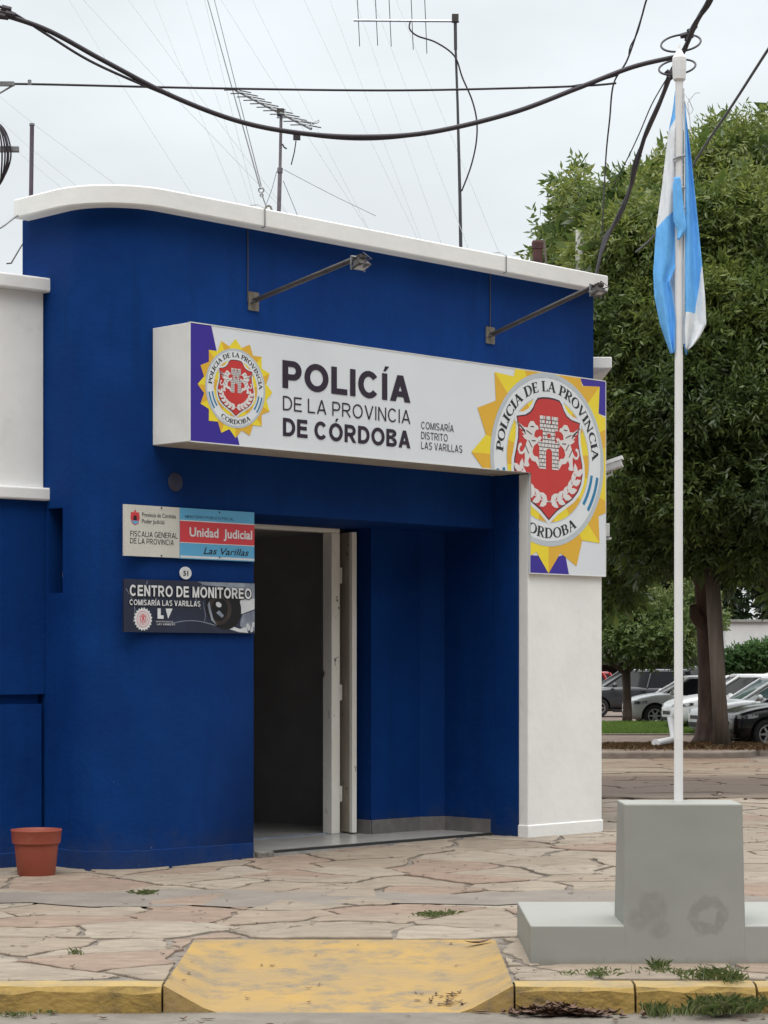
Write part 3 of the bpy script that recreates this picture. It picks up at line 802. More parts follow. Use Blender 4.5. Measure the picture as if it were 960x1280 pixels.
# interior room
mb = MB()
rm = [(0.7, 1.06), (DO0, 1.06)], [(DO1, 1.06), (3.9, 1.06)], [(3.9, 1.06), (3.9, 4.2)], [(3.9, 4.2), (0.7, 4.2)], [(0.7, 4.2), (0.7, 1.06)]
for (a, b) in rm: wallq(a[0], a[1], b[0], b[1], -0.02, LINT, t=mb)
mb.poly([FP(.7, 1.06, LINT), FP(3.9, 1.06, LINT), FP(3.9, 4.2, LINT), FP(.7, 4.2, LINT)])
mb.build('interior_wall', 'inner', B, fix=False)
# door frame
fr = MB()
NF = 1.0
def post(s0, s1, z0, z1, n0=NF - .06, n1=NF + .06, t=fr):
    t.prism([FP(s0, n0)[:2], FP(s1, n0)[:2], FP(s1, n1)[:2], FP(s0, n1)[:2]], z0, z1)
sR = s_of(409, NF)
fr2 = s_of(419.5, NF)
post(sR, fr2, FZ, LINT - .04)
post(DO0, DO0 + .08, FZ, LINT - .04)
post(DO0, fr2, LINT - .04, LINT - .002)
df = fr.build('door_frame', 'door_pale', B, bevel=0.008)
# dark wood strip beside the frame, then the folded leaf
mb = MB(); post(fr2 + .002, DO1 - .002, FZ, LINT - .002, NF + .03, NF + .05, t=mb); mb.build('door_side_panel', 'wood_dark', B)
d0, d1 = FP(s_of(426.5, 1.03), 1.03), FP(s_of(440.0, .86), .86)
dr = thing('door', None, None)
del_keys = None
dr.parent = B
dd = (d1 - d0); dd.z = 0; dn = Vector((dd.y, -dd.x, 0)).normalized() * 0.022
mb = MB()
mb.prism([(d0 - dn)[:2], (d1 - dn)[:2], (d1 + dn)[:2], (d0 + dn)[:2]], FZ + .012, LINT - .035)
mb.build('door_leaf', 'door_cream_shaded', dr, bevel=0.004)
mb = MB()
e0 = d1 - dd.normalized() * 0.006; ex = dd.normalized() * 0.045
mb.prism([(e0 - dn * 1.15)[:2], (e0 + ex - dn * 1.15)[:2], (e0 + ex + dn * 1.15)[:2], (e0 + dn * 1.15)[:2]], FZ + .012, LINT - .035)
mb.build('edge_strip', 'door_pale', dr, bevel=0.004)
for z in (0.42, 1.33, 2.38):
    mb = MB()
    c = FP(s_of(423.5, .985), .985)
    mb.tube([(c.x, c.y, z - .075), (c.x, c.y, z + .075)], 0.014, 10)
    mb.box((c.x - .03, c.y - .004, z - .07), (c.x + .03, c.y + .004, z + .07))
    mb.build('hinge', 'door_pale', dr)
# thin wires that run down the wall from the cornice to the lamp brackets
for s in (s_of(309, 0), s_of(612, 0)):
    mb = MB(); a = FP(s, -0.006)
    mb.tube([(a.x, a.y, 4.5), (a.x + .002, a.y, 4.8), (a.x, a.y, CB)], 0.005, 6)
    mb.build('lamp_wire', 'wire_dark', B)
    mb = MB(); mb.tube([FP(s + .05, -0.12, CB - .006), FP(s + .06, -0.147, CB - .0), FP(s + .06, -0.147, CT), FP(s + .03, -0.10, CT + .03), FP(s, 0.0, CT + .03)], 0.005, 6)
    mb.build('cornice_wire', 'steel_mid', B)

# ---- lower left wing with white parapet
wp = [(-14, 16.42), (-3.62, 16.42), (-2.95, 16.90), (-2.652, 17.145), (-2.64, 17.4)]
def offset_path(pts, d):
    out = []
    for i, p in enumerate(pts):
        a = Vector(pts[max(i - 1, 0)]); b = Vector(pts[min(i + 1, len(pts) - 1)])
        t = (b - a).normalized(); nrm = Vector((t.y, -t.x))
        out.append((p[0] + nrm.x * d, p[1] + nrm.y * d))
    return out
def band(name, pts, out_d, z0, z1, m, end=0.0, parent=B, bevel=0.0):
    pts = [p for p in pts[:4]]
    if end:
        v = (Vector(pts[-1]) - Vector(pts[-2])).normalized() * end
        pts[-1] = (pts[-1][0] + v.x, pts[-1][1] + v.y)
    o_ = offset_path(pts, out_d); i_ = offset_path(pts, -0.25)
    mb = MB(); n = len(pts)
    for k in range(n - 1):
        mb.poly([(*o_[k], z0), (*o_[k + 1], z0), (*o_[k + 1], z1), (*o_[k], z1)])
        mb.poly([(*i_[k], z0), (*i_[k + 1], z0), (*i_[k + 1], z1), (*i_[k], z1)])
        for z in (z0, z1): mb.poly([(*o_[k], z), (*o_[k + 1], z), (*i_[k + 1], z), (*i_[k], z)])
    for k in (0, -1): mb.poly([(*o_[k], z0), (*i_[k], z0), (*i_[k], z1), (*o_[k], z1)])
    bm_o = mb.build(name, m, parent)
    bm = bmesh.new(); bm.from_mesh(bm_o.data); bmesh.ops.remove_doubles(bm, verts=bm.verts, dist=1e-4); bmesh.ops.recalc_face_normals(bm, faces=bm.faces); bm.to_mesh(bm_o.data); bm.free()
    if bevel:
        bv = bm_o.modifiers.new('bevel', 'BEVEL'); bv.width = bevel; bv.segments = 2; bv.limit_method = 'ANGLE'; bv.angle_limit = R(40)
    return bm_o
band('wing_wall', wp, 0.0, -0.05, 1.275, 'blue', end=-0.03)
band('wing_wall', wp, -0.05, 1.275, 1.352, 'blue', end=-0.03)
band('wing_wall', wp, -0.004, 1.352, 2.865, 'blue')
band('wing_parapet', wp, -0.01, 2.96, 4.49, 'white', end=-0.005, bevel=0.01)
band('wing_ledge', wp, 0.055, 2.862, 2.962, 'white', end=0.045, bevel=0.014)
band('wing_cap', wp, 0.06, 4.488, 4.60, 'white', end=0.055, bevel=0.014)
band('wing_base_course', wp, 0.015, -0.05, 0.13, 'blue_base', end=-0.01, bevel=0.008)
mb = MB(); mb.box((-14, 17.2, 4.2), (-2.95, 26, 4.4)); mb.box((-14, 25.8, 0), (-2.92, 26, 4.3)); mb.build('wing_roof', 'house_grey', B)
# right wing along the side street: its ledge peeps out behind the sign
mb = MB()
rx = sl.x - 0.06
mb.box((rx - 3, 21.6, -0.05), (rx, 25.98, 4.36)); mb.build('side_wall', 'white', B)
mb = MB()
lx = (763 - 480) / F * 21.6
z0, z1 = 4.36, 4.59
y0 = 21.45
mb.v += [(rx - .3, y0 + .12, z0), (rx + .02, y0 + .12, z0), (rx + .02, 25.9, z0), (rx - .3, 25.9, z0),
         (rx - .3, y0, z0 + .12), (lx, y0, z0 + .12), (lx, 25.9, z0 + .12), (rx - .3, 25.9, z0 + .12),
         (rx - .3, y0, z1), (lx, y0, z1), (lx, 25.9, z1), (rx - .3, 25.9, z1)]
for q in ((0, 3, 2, 1), (0, 1, 5, 4), (1, 2, 6, 5), (2, 3, 7, 6), (3, 0, 4, 7), (4, 5, 9, 8), (5, 6, 10, 9), (6, 7, 11, 10), (7, 4, 8, 11), (8, 9, 10, 11)):
    mb.f.append(q); mb.m.append(0)
mb.build('side_ledge', 'white', B, bevel=0.01)

# ------------------------------------------------------------------ lettering
_tc = {}
def text_mesh(s, bold=0.0, shear=0.0, track=1.0):
    key = (s, bold, shear, track)
    if key in _tc: return _tc[key]
    cu = bpy.data.curves.new('lettering_curve', 'FONT')
    cu.body = s; cu.size = 1.0; cu.offset = bold; cu.shear = shear; cu.space_character = track
    cu.resolution_u = 4
    ob = bpy.data.objects.new('lettering_curve', cu); COL.objects.link(ob)
    dg = bpy.context.evaluated_depsgraph_get()
    me = bpy.data.meshes.new_from_object(ob.evaluated_get(dg))
    vs = [tuple(v.co) for v in me.vertices]; fs = [tuple(p.vertices) for p in me.polygons]
    bpy.data.objects.remove(ob); bpy.data.curves.remove(cu); bpy.data.meshes.remove(me)
    _tc[key] = (vs, fs)
    return vs, fs
def put_text(mb, s, x0, x1, base, cap, z, bold=0.0, shear=0.0, m=0, shift=None, track=1.0):
    """fit the text between x0 and x1, capital letters between base and base+cap"""
    vs, fs = text_mesh(s, bold, shear, track)
    cv, _ = text_mesh('H', bold)
    ch = max(v[1] for v in cv); cb = min(v[1] for v in cv)
    xa = min(v[0] for v in vs); xb = max(v[0] for v in vs)
    sx = (x1 - x0) / (xb - xa); sy = cap / (ch - cb)
    mb.add([(x0 + (v[0] - xa) * sx, base + (v[1] - cb) * sy, z) for v in vs], fs, m)

# plain grotesque capitals drawn as pen strokes (for the signs)
def sans(ch, t):
    h = t / 2
    L = lambda x0, y0, x1, y1, w=t: ('l', x0, y0, x1, y1, w)
    A = lambda cx, cy, rx, ry, a0, a1: ('a', cx, cy, rx, ry, a0, a1)
    acc = None
    if ch in 'ÍÓÁÉ': ch, acc = {'Í': 'I', 'Ó': 'O', 'Á': 'A', 'É': 'E'}[ch], True
    W_ = {'A': .92, 'B': .80, 'C': .92, 'D': .86, 'E': .74, 'F': .70, 'G': .96, 'I': t, 'L': .68, 'M': .94, 'N': .82, 'O': 1.0, 'P': .78, 'R': .86, 'S': .80,
          'T': .80, 'U': .80, 'V': .90, 'Z': .76, ' ': .22, 'J': .6, 'Y': .9, 'K': .8, 'X': .85, 'Q': 1.0, 'H': .8}
    w = W_[ch]; r = w - h; b = t * .92; k = b / 2; d = t * 1.12
    rx = w / 2 - h; ry = .5 - k + .012
    st = {
        'A': [L(d / 2, 0, w / 2, 1, d), L(w / 2, 1, w - d / 2, 0, d), L(.22 * w, .29, .78 * w, .29, b)],
        'B': [L(h, 0, h, 1), L(h, 1 - k, w * .55, 1 - k, b), L(h, .53, w * .58, .53, b), L(h, k, w * .58, k, b), A(w * .55, .765, w * .41 - h, .235 - k, -90, 90), A(w * .58, .265, w * .42 - h, .265 - k, -90, 90)],
        'C': [A(w / 2, .5, rx, ry, 38, 322)], 'G': [A(w / 2, .5, rx, ry, 38, 340), L(w * .55, .44, w - .01, .44, b), L(w - h, .1, w - h, .48)],
        'D': [L(h, 0, h, 1), L(h, 1 - k, w * .42, 1 - k, b), L(h, k, w * .42, k, b), A(w * .42, .5, w * .58 - h, .5 - k, -90, 90)],
        'E': [L(h, 0, h, 1), L(0, k, w, k, b), L(0, 1 - k, w * .97, 1 - k, b), L(h, .52, w * .92, .52, b)],
        'F': [L(h, 0, h, 1), L(0, 1 - k, w, 1 - k, b), L(h, .5, w * .88, .5, b)],
        'H': [L(h, 0, h, 1), L(r, 0, r, 1), L(h, .53, r, .53, b)],
        'I': [L(h, 0, h, 1)], 'L': [L(h, 0, h, 1), L(0, k, w, k, b)],
        'J': [L(r, .3, r, 1), A(w / 2, .3, rx, .3 - k, 180, 360)],
        'M': [L(h, 0, h, 1), L(r, 0, r, 1), L(h, 1, w / 2, 0, t * .95), L(w / 2, 0, r, 1, t * .95)],
        'N': [L(h, 0, h, 1), L(r, 0, r, 1), L(h, 1, r, 0, t * 1.05)],
        'O': [A(w / 2, .5, rx, ry, 0, 360)], 'Q': [A(w / 2, .5, rx, ry, 0, 360), L(.6 * w, .25, w, -.04, t)],
        'P': [L(h, 0, h, 1), L(h, 1 - k, w * .55, 1 - k, b), L(h, .41, w * .55, .41, b), A(w * .55, (1.41 - k) / 2, w * .45 - h, (.59 - k) / 2, -90, 90)],
        'R': [L(h, 0, h, 1), L(h, 1 - k, w * .52, 1 - k, b), L(h, .45, w * .52, .45, b), A(w * .52, (1.45 - k) / 2, w * .43 - h, (.55 - k) / 2, -90, 90), L(w * .48, .45, w - d / 2, 0, d)],
        'S': [A(w / 2, .745, rx, .255 - k + .008, 25, 270), A(w / 2, .262, rx, .262 - k + .008, 90, -155)],
        'T': [L(w / 2, 0, w / 2, 1), L(0, 1 - k, w, 1 - k, b)],
        'U': [L(h, .32, h, 1), L(r, .32, r, 1), A(w / 2, .33, rx, .33 - k, 180, 360)],
        'V': [L(d / 2, 1, w / 2, 0, d), L(w / 2, 0, w - d / 2, 1, d)],
        'Z': [L(0, 1 - k, w, 1 - k, b), L(0, k, w, k, b), L(d * .6, k, w - d * .6, 1 - k, d)],
        ' ': []}[ch]
    polys = []
    if acc: polys.append([(w / 2 - .06, 1.07), (w / 2 + .04, 1.07), (w / 2 + .20, 1.27), (w / 2 + .02, 1.27)])
    for q in st:
        if q[0] == 'l':
            _, x0, y0, x1, y1, wd = q
            if abs(y1 - y0) > .2: polys.append([(x0 - wd / 2, y0), (x0 + wd / 2, y0), (x1 + wd / 2, y1), (x1 - wd / 2, y1)])
            else: polys.append([(x0, y0 - wd / 2), (x1, y1 - wd / 2), (x1, y1 + wd / 2), (x0, y0 + wd / 2)])
        else:
            _, cx, cy, ax_, ay_, a0, a1 = q
            n = max(8, int(abs(a1 - a0) / 9))
            for j in range(n):
                a, c = R(a0 + (a1 - a0) * j / n), R(a0 + (a1 - a0) * (j + 1) / n)
                polys.append([(cx + (ax_ + h) * math.cos(a), cy + (ay_ + k) * math.sin(a)), (cx + (ax_ + h) * math.cos(c), cy + (ay_ + k) * math.sin(c)),
                              (cx + (ax_ - h) * math.cos(c), cy + (ay_ - k) * math.sin(c)), (cx + (ax_ - h) * math.cos(a), cy + (ay_ - k) * math.sin(a))])
    return w, polys
def put_sans(mb, text, x0, x1, base, cap, z, t=.2, gap=.15, m=0):
    let = [sans(ch, t) for ch in text]
    tot = sum(w for w, _ in let) + gap * (len(let) - 1); sx = (x1 - x0) / tot; x = x0
    for w, pl in let:
        for i, p_ in enumerate(pl):
            mb.poly([(x + px_ * sx, base + py_ * cap, z + (i % 3) * 1.5e-4) for px_, py_ in p_], m)
        x += (w + gap) * sx

# serif capitals drawn as pen strokes (for the ring lettering)
def serif(ch):
    T, t = 0.19, 0.085
    L = lambda x0, y0, x1, y1, w: ('l', x0, y0, x1, y1, w)
    A = lambda cx, cy, rx, ry, a0, a1: ('a', cx, cy, rx, ry, a0, a1)
    sv = lambda x, y, w=0.36: L(x - w / 2, y, x + w / 2, y, 0.06)
    d = {
        'I': (0.34, [L(.17, 0, .17, 1, T), sv(.17, .03), sv(.17, .97)]),
        'P': (0.62, [L(.17, 0, .17, 1, T), sv(.17, .03), sv(.12, .97, .26), L(.17, .96, .36, .96, t), L(.17, .46, .36, .46, t), A(.36, .71, .19, .25, -90, 90)]),
        'R': (0.72, [L(.17, 0, .17, 1, T), sv(.17, .03), sv(.12, .97, .26), L(.17, .96, .36, .96, t), L(.17, .5, .36, .5, t), A(.36, .73, .19, .23, -90, 90), L(.34, .5, .62, 0, T * .9), sv(.62, .03, .2)]),
        'B': (0.68, [L(.17, 0, .17, 1, T), sv(.12, .03, .26), sv(.12, .97, .26), L(.17, .96, .36, .96, t), L(.17, .52, .38, .52, t), L(.17, .04, .38, .04, t), A(.36, .74, .17, .22, -90, 90), A(.38, .28, .2, .24, -90, 90)]),
        'D': (0.78, [L(.17, 0, .17, 1, T), sv(.12, .03, .26), sv(.12, .97, .26), L(.17, .96, .36, .96, t), L(.17, .04, .36, .04, t), A(.36, .5, .31, .46, -90, 90)]),
        'O': (0.84, [A(.42, .5, .32, .47, 0, 360)]),
        'C': (0.76, [A(.44, .5, .33, .47, 45, 315), L(.67, .7, .67, .98, .06), L(.67, .04, .67, .26, .05)]),
        'L': (0.58, [L(.17, 0, .17, 1, T), sv(.17, .97), L(.05, .035, .55, .035, .07), L(.535, .03, .535, .26, .06)]),
        'E': (0.62, [L(.17, 0, .17, 1, T), L(.04, .035, .56, .035, .07), L(.04, .965, .54, .965, .07), L(.17, .52, .42, .52, .07), L(.55, .03, .55, .24, .06), L(.53, .76, .53, .97, .06), L(.42, .4, .42, .64, .05)]),
        'A': (0.78, [L(.1, 0, .4, 1, t), L(.37, 1, .66, 0, T), L(.2, .33, .55, .33, .07), sv(.1, .03, .24), sv(.66, .03, .28)]),
        'V': (0.76, [L(.12, 1, .4, 0, T), L(.38, 0, .66, 1, t), sv(.12, .97, .28), sv(.66, .97, .24)]),
        'N': (0.82, [L(.14, 0, .14, 1, t), L(.14, 1, .66, 0, T), L(.66, 0, .66, 1, t), sv(.14, .03, .24), sv(.1, .97, .2), sv(.66, .97, .24)]),
        ' ': (0.34, []),
    }
    w, st = d[ch]
    polys = []
    for s_ in st:
        if s_[0] == 'l':
            _, x0, y0, x1, y1, wd = s_
            v = Vector((x1 - x0, y1 - y0)); nn = Vector((-v.y, v.x)).normalized() * wd / 2
            if abs(v.x) < abs(v.y) and abs(v.x) > 1e-3: nn = Vector((wd / 2 * -1, 0)) if v.y > 0 else Vector((wd / 2, 0))
            polys.append([(x0 - nn.x, y0 - nn.y), (x1 - nn.x, y1 - nn.y), (x1 + nn.x, y1 + nn.y), (x0 + nn.x, y0 + nn.y)])
        else:
            _, cx, cy, rx, ry, a0, a1 = s_
            n = max(6, int(abs(a1 - a0) / 20))
            for k in range(n):
                q = []
                for an, sgn in ((a0 + (a1 - a0) * k / n, 1), (a0 + (a1 - a0) * (k + 1) / n, 1), (a0 + (a1 - a0) * (k + 1) / n, -1), (a0 + (a1 - a0) * k / n, -1)):
                    c, s2 = math.cos(R(an)), math.sin(R(an))
                    wd = (t * .9 + (T - t) * abs(c) ** 1.5) / 2 * sgn
                    q.append((cx + (rx + wd) * c, cy + (ry + wd) * s2))
                polys.append(q)
    return w, polys
def ring_text(mb, s, r_in, r_out, a0, a1, z, R0, c, inner_up=False, m=0):
    """letters round a ring; a0..a1 degrees (counter-clockwise), spread to fill; inner_up: read along the bottom"""
    ws = [serif(ch)[0] for ch in s]; tot = sum(ws)
    h = r_out - r_in; pos = 0
    for ch, w in zip(s, ws):
        frac = (pos + w / 2) / tot
        an = R(a0 + (a1 - a0) * frac)
        k = abs(a1 - a0) / 180 * math.pi * (r_in + r_out) / 2 / tot      # horizontal scale
        for pl in serif(ch)[1]:
            q = []
            for (x, y) in pl:
                lx, ly = (x - w / 2) * k, y * h
                rr = (r_in + ly) if not inner_up else (r_out - ly)
                tx, ty = (math.sin(an), -math.cos(an)) if not inner_up else (-math.sin(an), math.cos(an))
                px, py = math.cos(an) * rr + tx * lx, math.sin(an) * rr + ty * lx
                q.append((c[0] + px * R0, c[1] + py * R0, z))
            mb.poly(q, m)
        pos += w

def clip_L(mb, x_leg, x_max, y_max, y_min):
    """keep only what lies on the L-shaped panel"""
    out = MB()
    src = bmesh.new()
    me = bpy.data.meshes.new('clip'); me.from_pydata(mb.v, [], mb.f); me.polygons.foreach_set('material_index', mb.m)
    src.from_mesh(me)
    for mode in (0, 1):
        b = src.copy()
        pl = [((x_max, 0, 0), (1, 0, 0)), ((0, y_max, 0), (0, 1, 0)), ((0, y_min, 0), (0, -1, 0))]
        if mode == 0: pl.append(((0, 0, 0), (0, -1, 0)))
        else: pl += [((0, 0, 0), (0, 1, 0)), ((x_leg, 0, 0), (-1, 0, 0))]
        for co, no in pl:
            bmesh.ops.bisect_plane(b, geom=b.verts[:] + b.edges[:] + b.faces[:], plane_co=co, plane_no=no, clear_outer=True)
        b.verts.index_update(); i0 = len(out.v)
        out.v += [tuple(v.co) for v in b.verts]
        for f in b.faces:
            out.f.append(tuple(i0 + v.index for v in f.verts)); out.m.append(f.material_index)
        b.free()
    src.free(); bpy.data.meshes.remove(me)
    return out

def arc_strip(mb, c, R0, r0, r1, a0, a1, z, m=0, n=64):
    for k in range(n):
        q = []
        for r, t in ((r0, k), (r0, k + 1), (r1, k + 1), (r1, k)):
            an = R(a0 + (a1 - a0) * t / n)
            q.append((c[0] + R0 * r * math.cos(an), c[1] + R0 * r * math.sin(an), z))
        mb.poly(q, m)

SH = [(0, .72), (.10, .715), (.19, .70), (.235, .655), (.27, .59), (.325, .53), (.41, .49), (.50, .475), (.56, .465), (.545, .40), (.53, .32), (.535, .22), (.565, .10),
      (.60, -.02), (.605, -.14), (.58, -.25), (.52, -.35), (.42, -.44), (.29, -.51), (.15, -.585), (.05, -.66), (0, -.70)]
SHIELD = SH + [(-x, y) for x, y in SH[-2:0:-1]]
GRIF = [  # rampant griffin facing right, unit coordinates of the emblem, left one
    (-.60, .415), (-.52, .385), (-.44, .345), (-.375, .345), (-.36, .385), (-.33, .42), (-.275, .425), (-.235, .385), (-.20, .375), (-.185, .335), (-.225, .33), (-.255, .30),
    (-.265, .25), (-.215, .235), (-.16, .265), (-.13, .245), (-.17, .195), (-.235, .165), (-.275, .135), (-.295, .07), (-.27, .03), (-.20, .02), (-.175, -.04), (-.14, -.075), (-.19, -.095),
    (-.235, -.04), (-.30, -.03), (-.345, .01), (-.37, -.04), (-.345, -.085), (-.375, -.105), (-.445, -.10), (-.435, -.065), (-.425, .0), (-.43, .055),
    (-.475, .03), (-.52, .035), (-.55, .085), (-.53, .15), (-.49, .165), (-.475, .135), (-.505, .12), (-.52, .09), (-.50, .06), (-.465, .065), (-.435, .10), (-.41, .15), (-.385, .2),
    (-.43, .215), (-.47, .25), (-.43, .255), (-.48, .29), (-.44, .295), (-.53, .34), (-.485, .345), (-.575, .385)]
def castle_polys():
    P_ = []
    def rc(x0, y0, x1, y1): P_.append([(x0, y0), (x1, y0), (x1, y1), (x0, y1)])
    rc(-.17, -.11, -.055, .155); rc(.055, -.11, .17, .155)                # gate piers
    P_.append([(-.055, .09), (-.04, .115), (0, .13), (.04, .115), (.055, .09), (.055, .155), (-.055, .155)])
    rc(-.19, .155, .19, .205)
    rc(-.11, .205, -.03, .34); rc(.03, .205, .11, .34); rc(-.03, .205, .03, .25); rc(-.03, .30, .03, .34)
    rc(-.16, .34, .16, .415)
    for x in (-.16, -.055, .05): rc(x, .415, x + .11, .50) if False else rc(x, .415, x + .085, .50)
    rc(.135, .415, .16, .50)
    return P_
def brick_lines(mb, c, R0, z, m=0):
    y = -.085
    row = 0
    while y < .49:
        w = .17 if y < .155 else (.19 if y < .205 else (.11 if y < .34 else .16))
        segs = [(-w, w)]
        if y < .11: segs = [(-w, -.057), (.057, w)]
        elif .25 < y < .30: segs = [(-w, -.03), (.03, w)]
        for a, b in segs:
            mb.poly([(c[0] + R0 * a, c[1] + R0 * (y - .004), z), (c[0] + R0 * b, c[1] + R0 * (y - .004), z), (c[0] + R0 * b, c[1] + R0 * (y + .004), z), (c[0] + R0 * a, c[1] + R0 * (y + .004), z)], m)
            x = a + (.03 if row % 2 else .06)
            while x < b - .01:
                mb.poly([(c[0] + R0 * (x - .003), c[1] + R0 * y, z), (c[0] + R0 * (x + .003), c[1] + R0 * y, z), (c[0] + R0 * (x + .003), c[1] + R0 * (y + .045), z), (c[0] + R0 * (x - .003), c[1] + R0 * (y + .045), z)], m)
                x += .06
        y += .045; row += 1

def emblem(parent, c, R0, z, clip=None, dz=0.0012):
    def fin(mb, name, mats, par):
        if clip: mb = clip(mb)
        return mb.build(name, mats, par, fix=False)
    sx = 1.0
    # sun rays, two-tone facets
    mb = MB()
    for k in range(16):
        a = R(90 + 22.5 * k); h = R(11.25)
        tip = (1.25 if clip is None else 1.31); vr = 1.06 if clip is None else 1.09
        pt = lambda r, t: (c[0] + R0 * r * math.cos(t), c[1] + R0 * r * math.sin(t), z)
        mb.poly([pt(.9, a - h), pt(vr, a - h), pt(tip, a), pt(.9, a)], k % 2)
        mb.poly([pt(.9, a), pt(tip, a), pt(vr, a + h), pt(.9, a + h)], 1 - (k % 2) if k % 3 else k % 2)
    em = fin(mb, 'emblem', ['yellow', 'amber'], parent)
    mb = MB(); arc_strip(mb, c, R0, .94, 1.0, 0, 360, z + dz, 1, 96); arc_strip(mb, c, R0, .735, .945, 0, 360, z + dz, 0, 96)
    arc_strip(mb, c, R0, .72, .735, 0, 360, z + dz, 1, 96)
    fin(mb, 'ring', ['ring_white', 'ring_grey'], em)
    # inner facets
    mb = MB()
    n = 16
    for k in range(n):
        a, b = R(360 / n * k + 8), R(360 / n * (k + 1) + 8)
        mb.poly([(c[0], c[1], z + dz)] + [(c[0] + R0 * .72 * math.cos(a + (b - a) * t / 5), c[1] + R0 * .72 * math.sin(a + (b - a) * t / 5), z + dz) for t in range(6)], k % 2)
    fin(mb, 'inner_disc', ['yellow', 'amber'], em)
    for name, sc, mm, lay in (('shield_border', 1.07, 'ring_white', 2), ('shield_line', 1.0, 'crest_line', 3), ('shield', .972, 'red', 4)):
        mb = MB()
        # fan triangles round the centre keep concave outlines clean
        pts = [(c[0] + R0 * x * sc, c[1] + R0 * (y * sc), z + dz * lay) for x, y in SHIELD]
        for p, q in zip(pts, pts[1:] + pts[:1]): mb.poly([(c[0], c[1], z + dz * lay), p, q])
        fin(mb, name, mm, em)
    mb = MB()
    for pl in castle_polys(): mb.poly([(c[0] + R0 * x, c[1] + R0 * y, z + dz * 5) for x, y in pl])
    cs = fin(mb, 'castle', 'crest_white', em)
    mb = MB(); brick_lines(mb, c, R0, z + dz * 6); fin(mb, 'castle_joints', 'crest_line', em)
    for sg in (1, -1):
        mb2 = MB()
        bm = bmesh.new(); bm.faces.new([bm.verts.new((x, y, 0)) for x, y in GRIF]); bmesh.ops.triangulate(bm, faces=bm.faces[:], ngon_method='EAR_CLIP')
        bm.verts.index_update()
        mb2.add([(c[0] + R0 * sg * (v.co.x + .005), c[1] + R0 * v.co.y, z + dz * 5) for v in bm.verts], [[v.index for v in f.verts][::sg] for f in bm.faces]); bm.free()
        fin(mb2, 'griffin', 'crest_white', em)
        # feather and muscle strokes on the griffin
        mb = MB()
        for (x0, y0, x1, y1) in ((-.56, .40, -.42, .30), (-.51, .36, -.41, .27), (-.40, .31, -.30, .27), (-.36, .2, -.30, .12), (-.33, .36, -.27, .36), (-.42, .14, -.36, .05), (-.31, .2, -.24, .2)):
            v = Vector((x1 - x0, y1 - y0)).normalized(); nn = Vector((-v.y, v.x)) * .006
            mb.poly([(c[0] + R0 * sg * (x + .005), c[1] + R0 * y, z + dz * 6) for x, y in ((x0 - nn.x, y0 - nn.y), (x1 - nn.x, y1 - nn.y), (x1 + nn.x, y1 + nn.y), (x0 + nn.x, y0 + nn.y))])
        fin(mb, 'griffin_lines', 'crest_line', em)
    mb = MB()
    for sg in (1, -1):
        n = 6
        for k in range(n):
            t = (k + .5) / n
            a = R(-93 + 78 * t); rr = .50 + .03 * t
            bx, by = rr * math.cos(a), rr * math.sin(a) + .03
            ta = a + R(90)
            for side in (1, -1):
                la = ta + side * R(32) * -1
                L_, w_ = .155, .036
                d = Vector((math.cos(la), math.sin(la))); nn = Vector((-d.y, d.x))
                ox, oy = bx - side * 0.0, by
                pl = [(0, 0), (.3, 1), (.65, .9), (1, 0), (.65, -.9), (.3, -1)]
                mb.poly([(c[0] + R0 * sg * (ox + d.x * L_ * u + nn.x * w_ * v), c[1] + R0 * (oy + d.y * L_ * u + nn.y * w_ * v), z + dz * (5 + .4 * (side > 0))) for u, v in pl])
        for k in range(8):
            a, b = R(-93 + 78 * k / 8), R(-93 + 78 * (k + 1) / 8)
            mb.poly([(c[0] + R0 * sg * (r * math.cos(x)), c[1] + R0 * (r * math.sin(x) + .03), z + dz * 5.6) for r, x in ((.507, a), (.507, b), (.522, b), (.522, a))])
    fin(mb, 'laurel', 'crest_white', em)
    mb = MB()
    ring_text(mb, 'POLICIA DE LA PROVINCIA', .785, .905, 177, 3, z + dz * 2, R0, c)
    ring_text(mb, 'CORDOBA', .785, .905, -124, -56, z + dz * 2, R0, c, inner_up=True)
    fin(mb, 'ring_lettering', 'ink_black', em)
    mb = MB()
    for a0, a1 in ((-10, -38), (-142, -170)):
        for r0, r1 in ((.765, .81), (.87, .915)):
            arc_strip(mb, c, R0, r0, r1, a0, a1, z + dz * 2, 0, 16)
    fin(mb, 'ring_band', 'band_blue', em)
    return em

# ------------------------------------------------------------------ the big sign
SG_W, SG_H, SG_Z, SG_D, LEG_X, LEG_Y = 4.951, 0.902, 3.275, 0.45, 3.905, -0.887
SIGN = thing('lightbox_sign', 'long white L-shaped police sign box with two sun crests over the doorway', 'sign', matrix=frame(0.40, -SG_D, SG_Z))
def px_uv(x, y):
    """photograph pixel -> (u, v) on the sign face"""
    k = (x - 480) / F
    X = k * 18.064 / (1 - k); Y = X + 18.064
    return ((X + 1.469) / Q, EYE - (y - 828) / F * Y - SG_Z)
mb = MB()
mb.box((0, 0.0, -SG_D + .004), (SG_W, SG_H, -0.022))
mb.build('sign_box', ['sign_side'], SIGN, bevel=0.004)
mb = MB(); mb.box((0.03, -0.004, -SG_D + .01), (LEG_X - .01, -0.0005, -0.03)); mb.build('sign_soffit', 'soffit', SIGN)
mb = MB()
L_out = [(0, 0), (LEG_X, 0), (LEG_X, LEG_Y), (SG_W, LEG_Y), (SG_W, SG_H), (0, SG_H)]
mb.prism(L_out, -0.02, 0.0)
mb.build('sign_face', 'sign_white', SIGN)
mb = MB()   # thin metal lip round the face
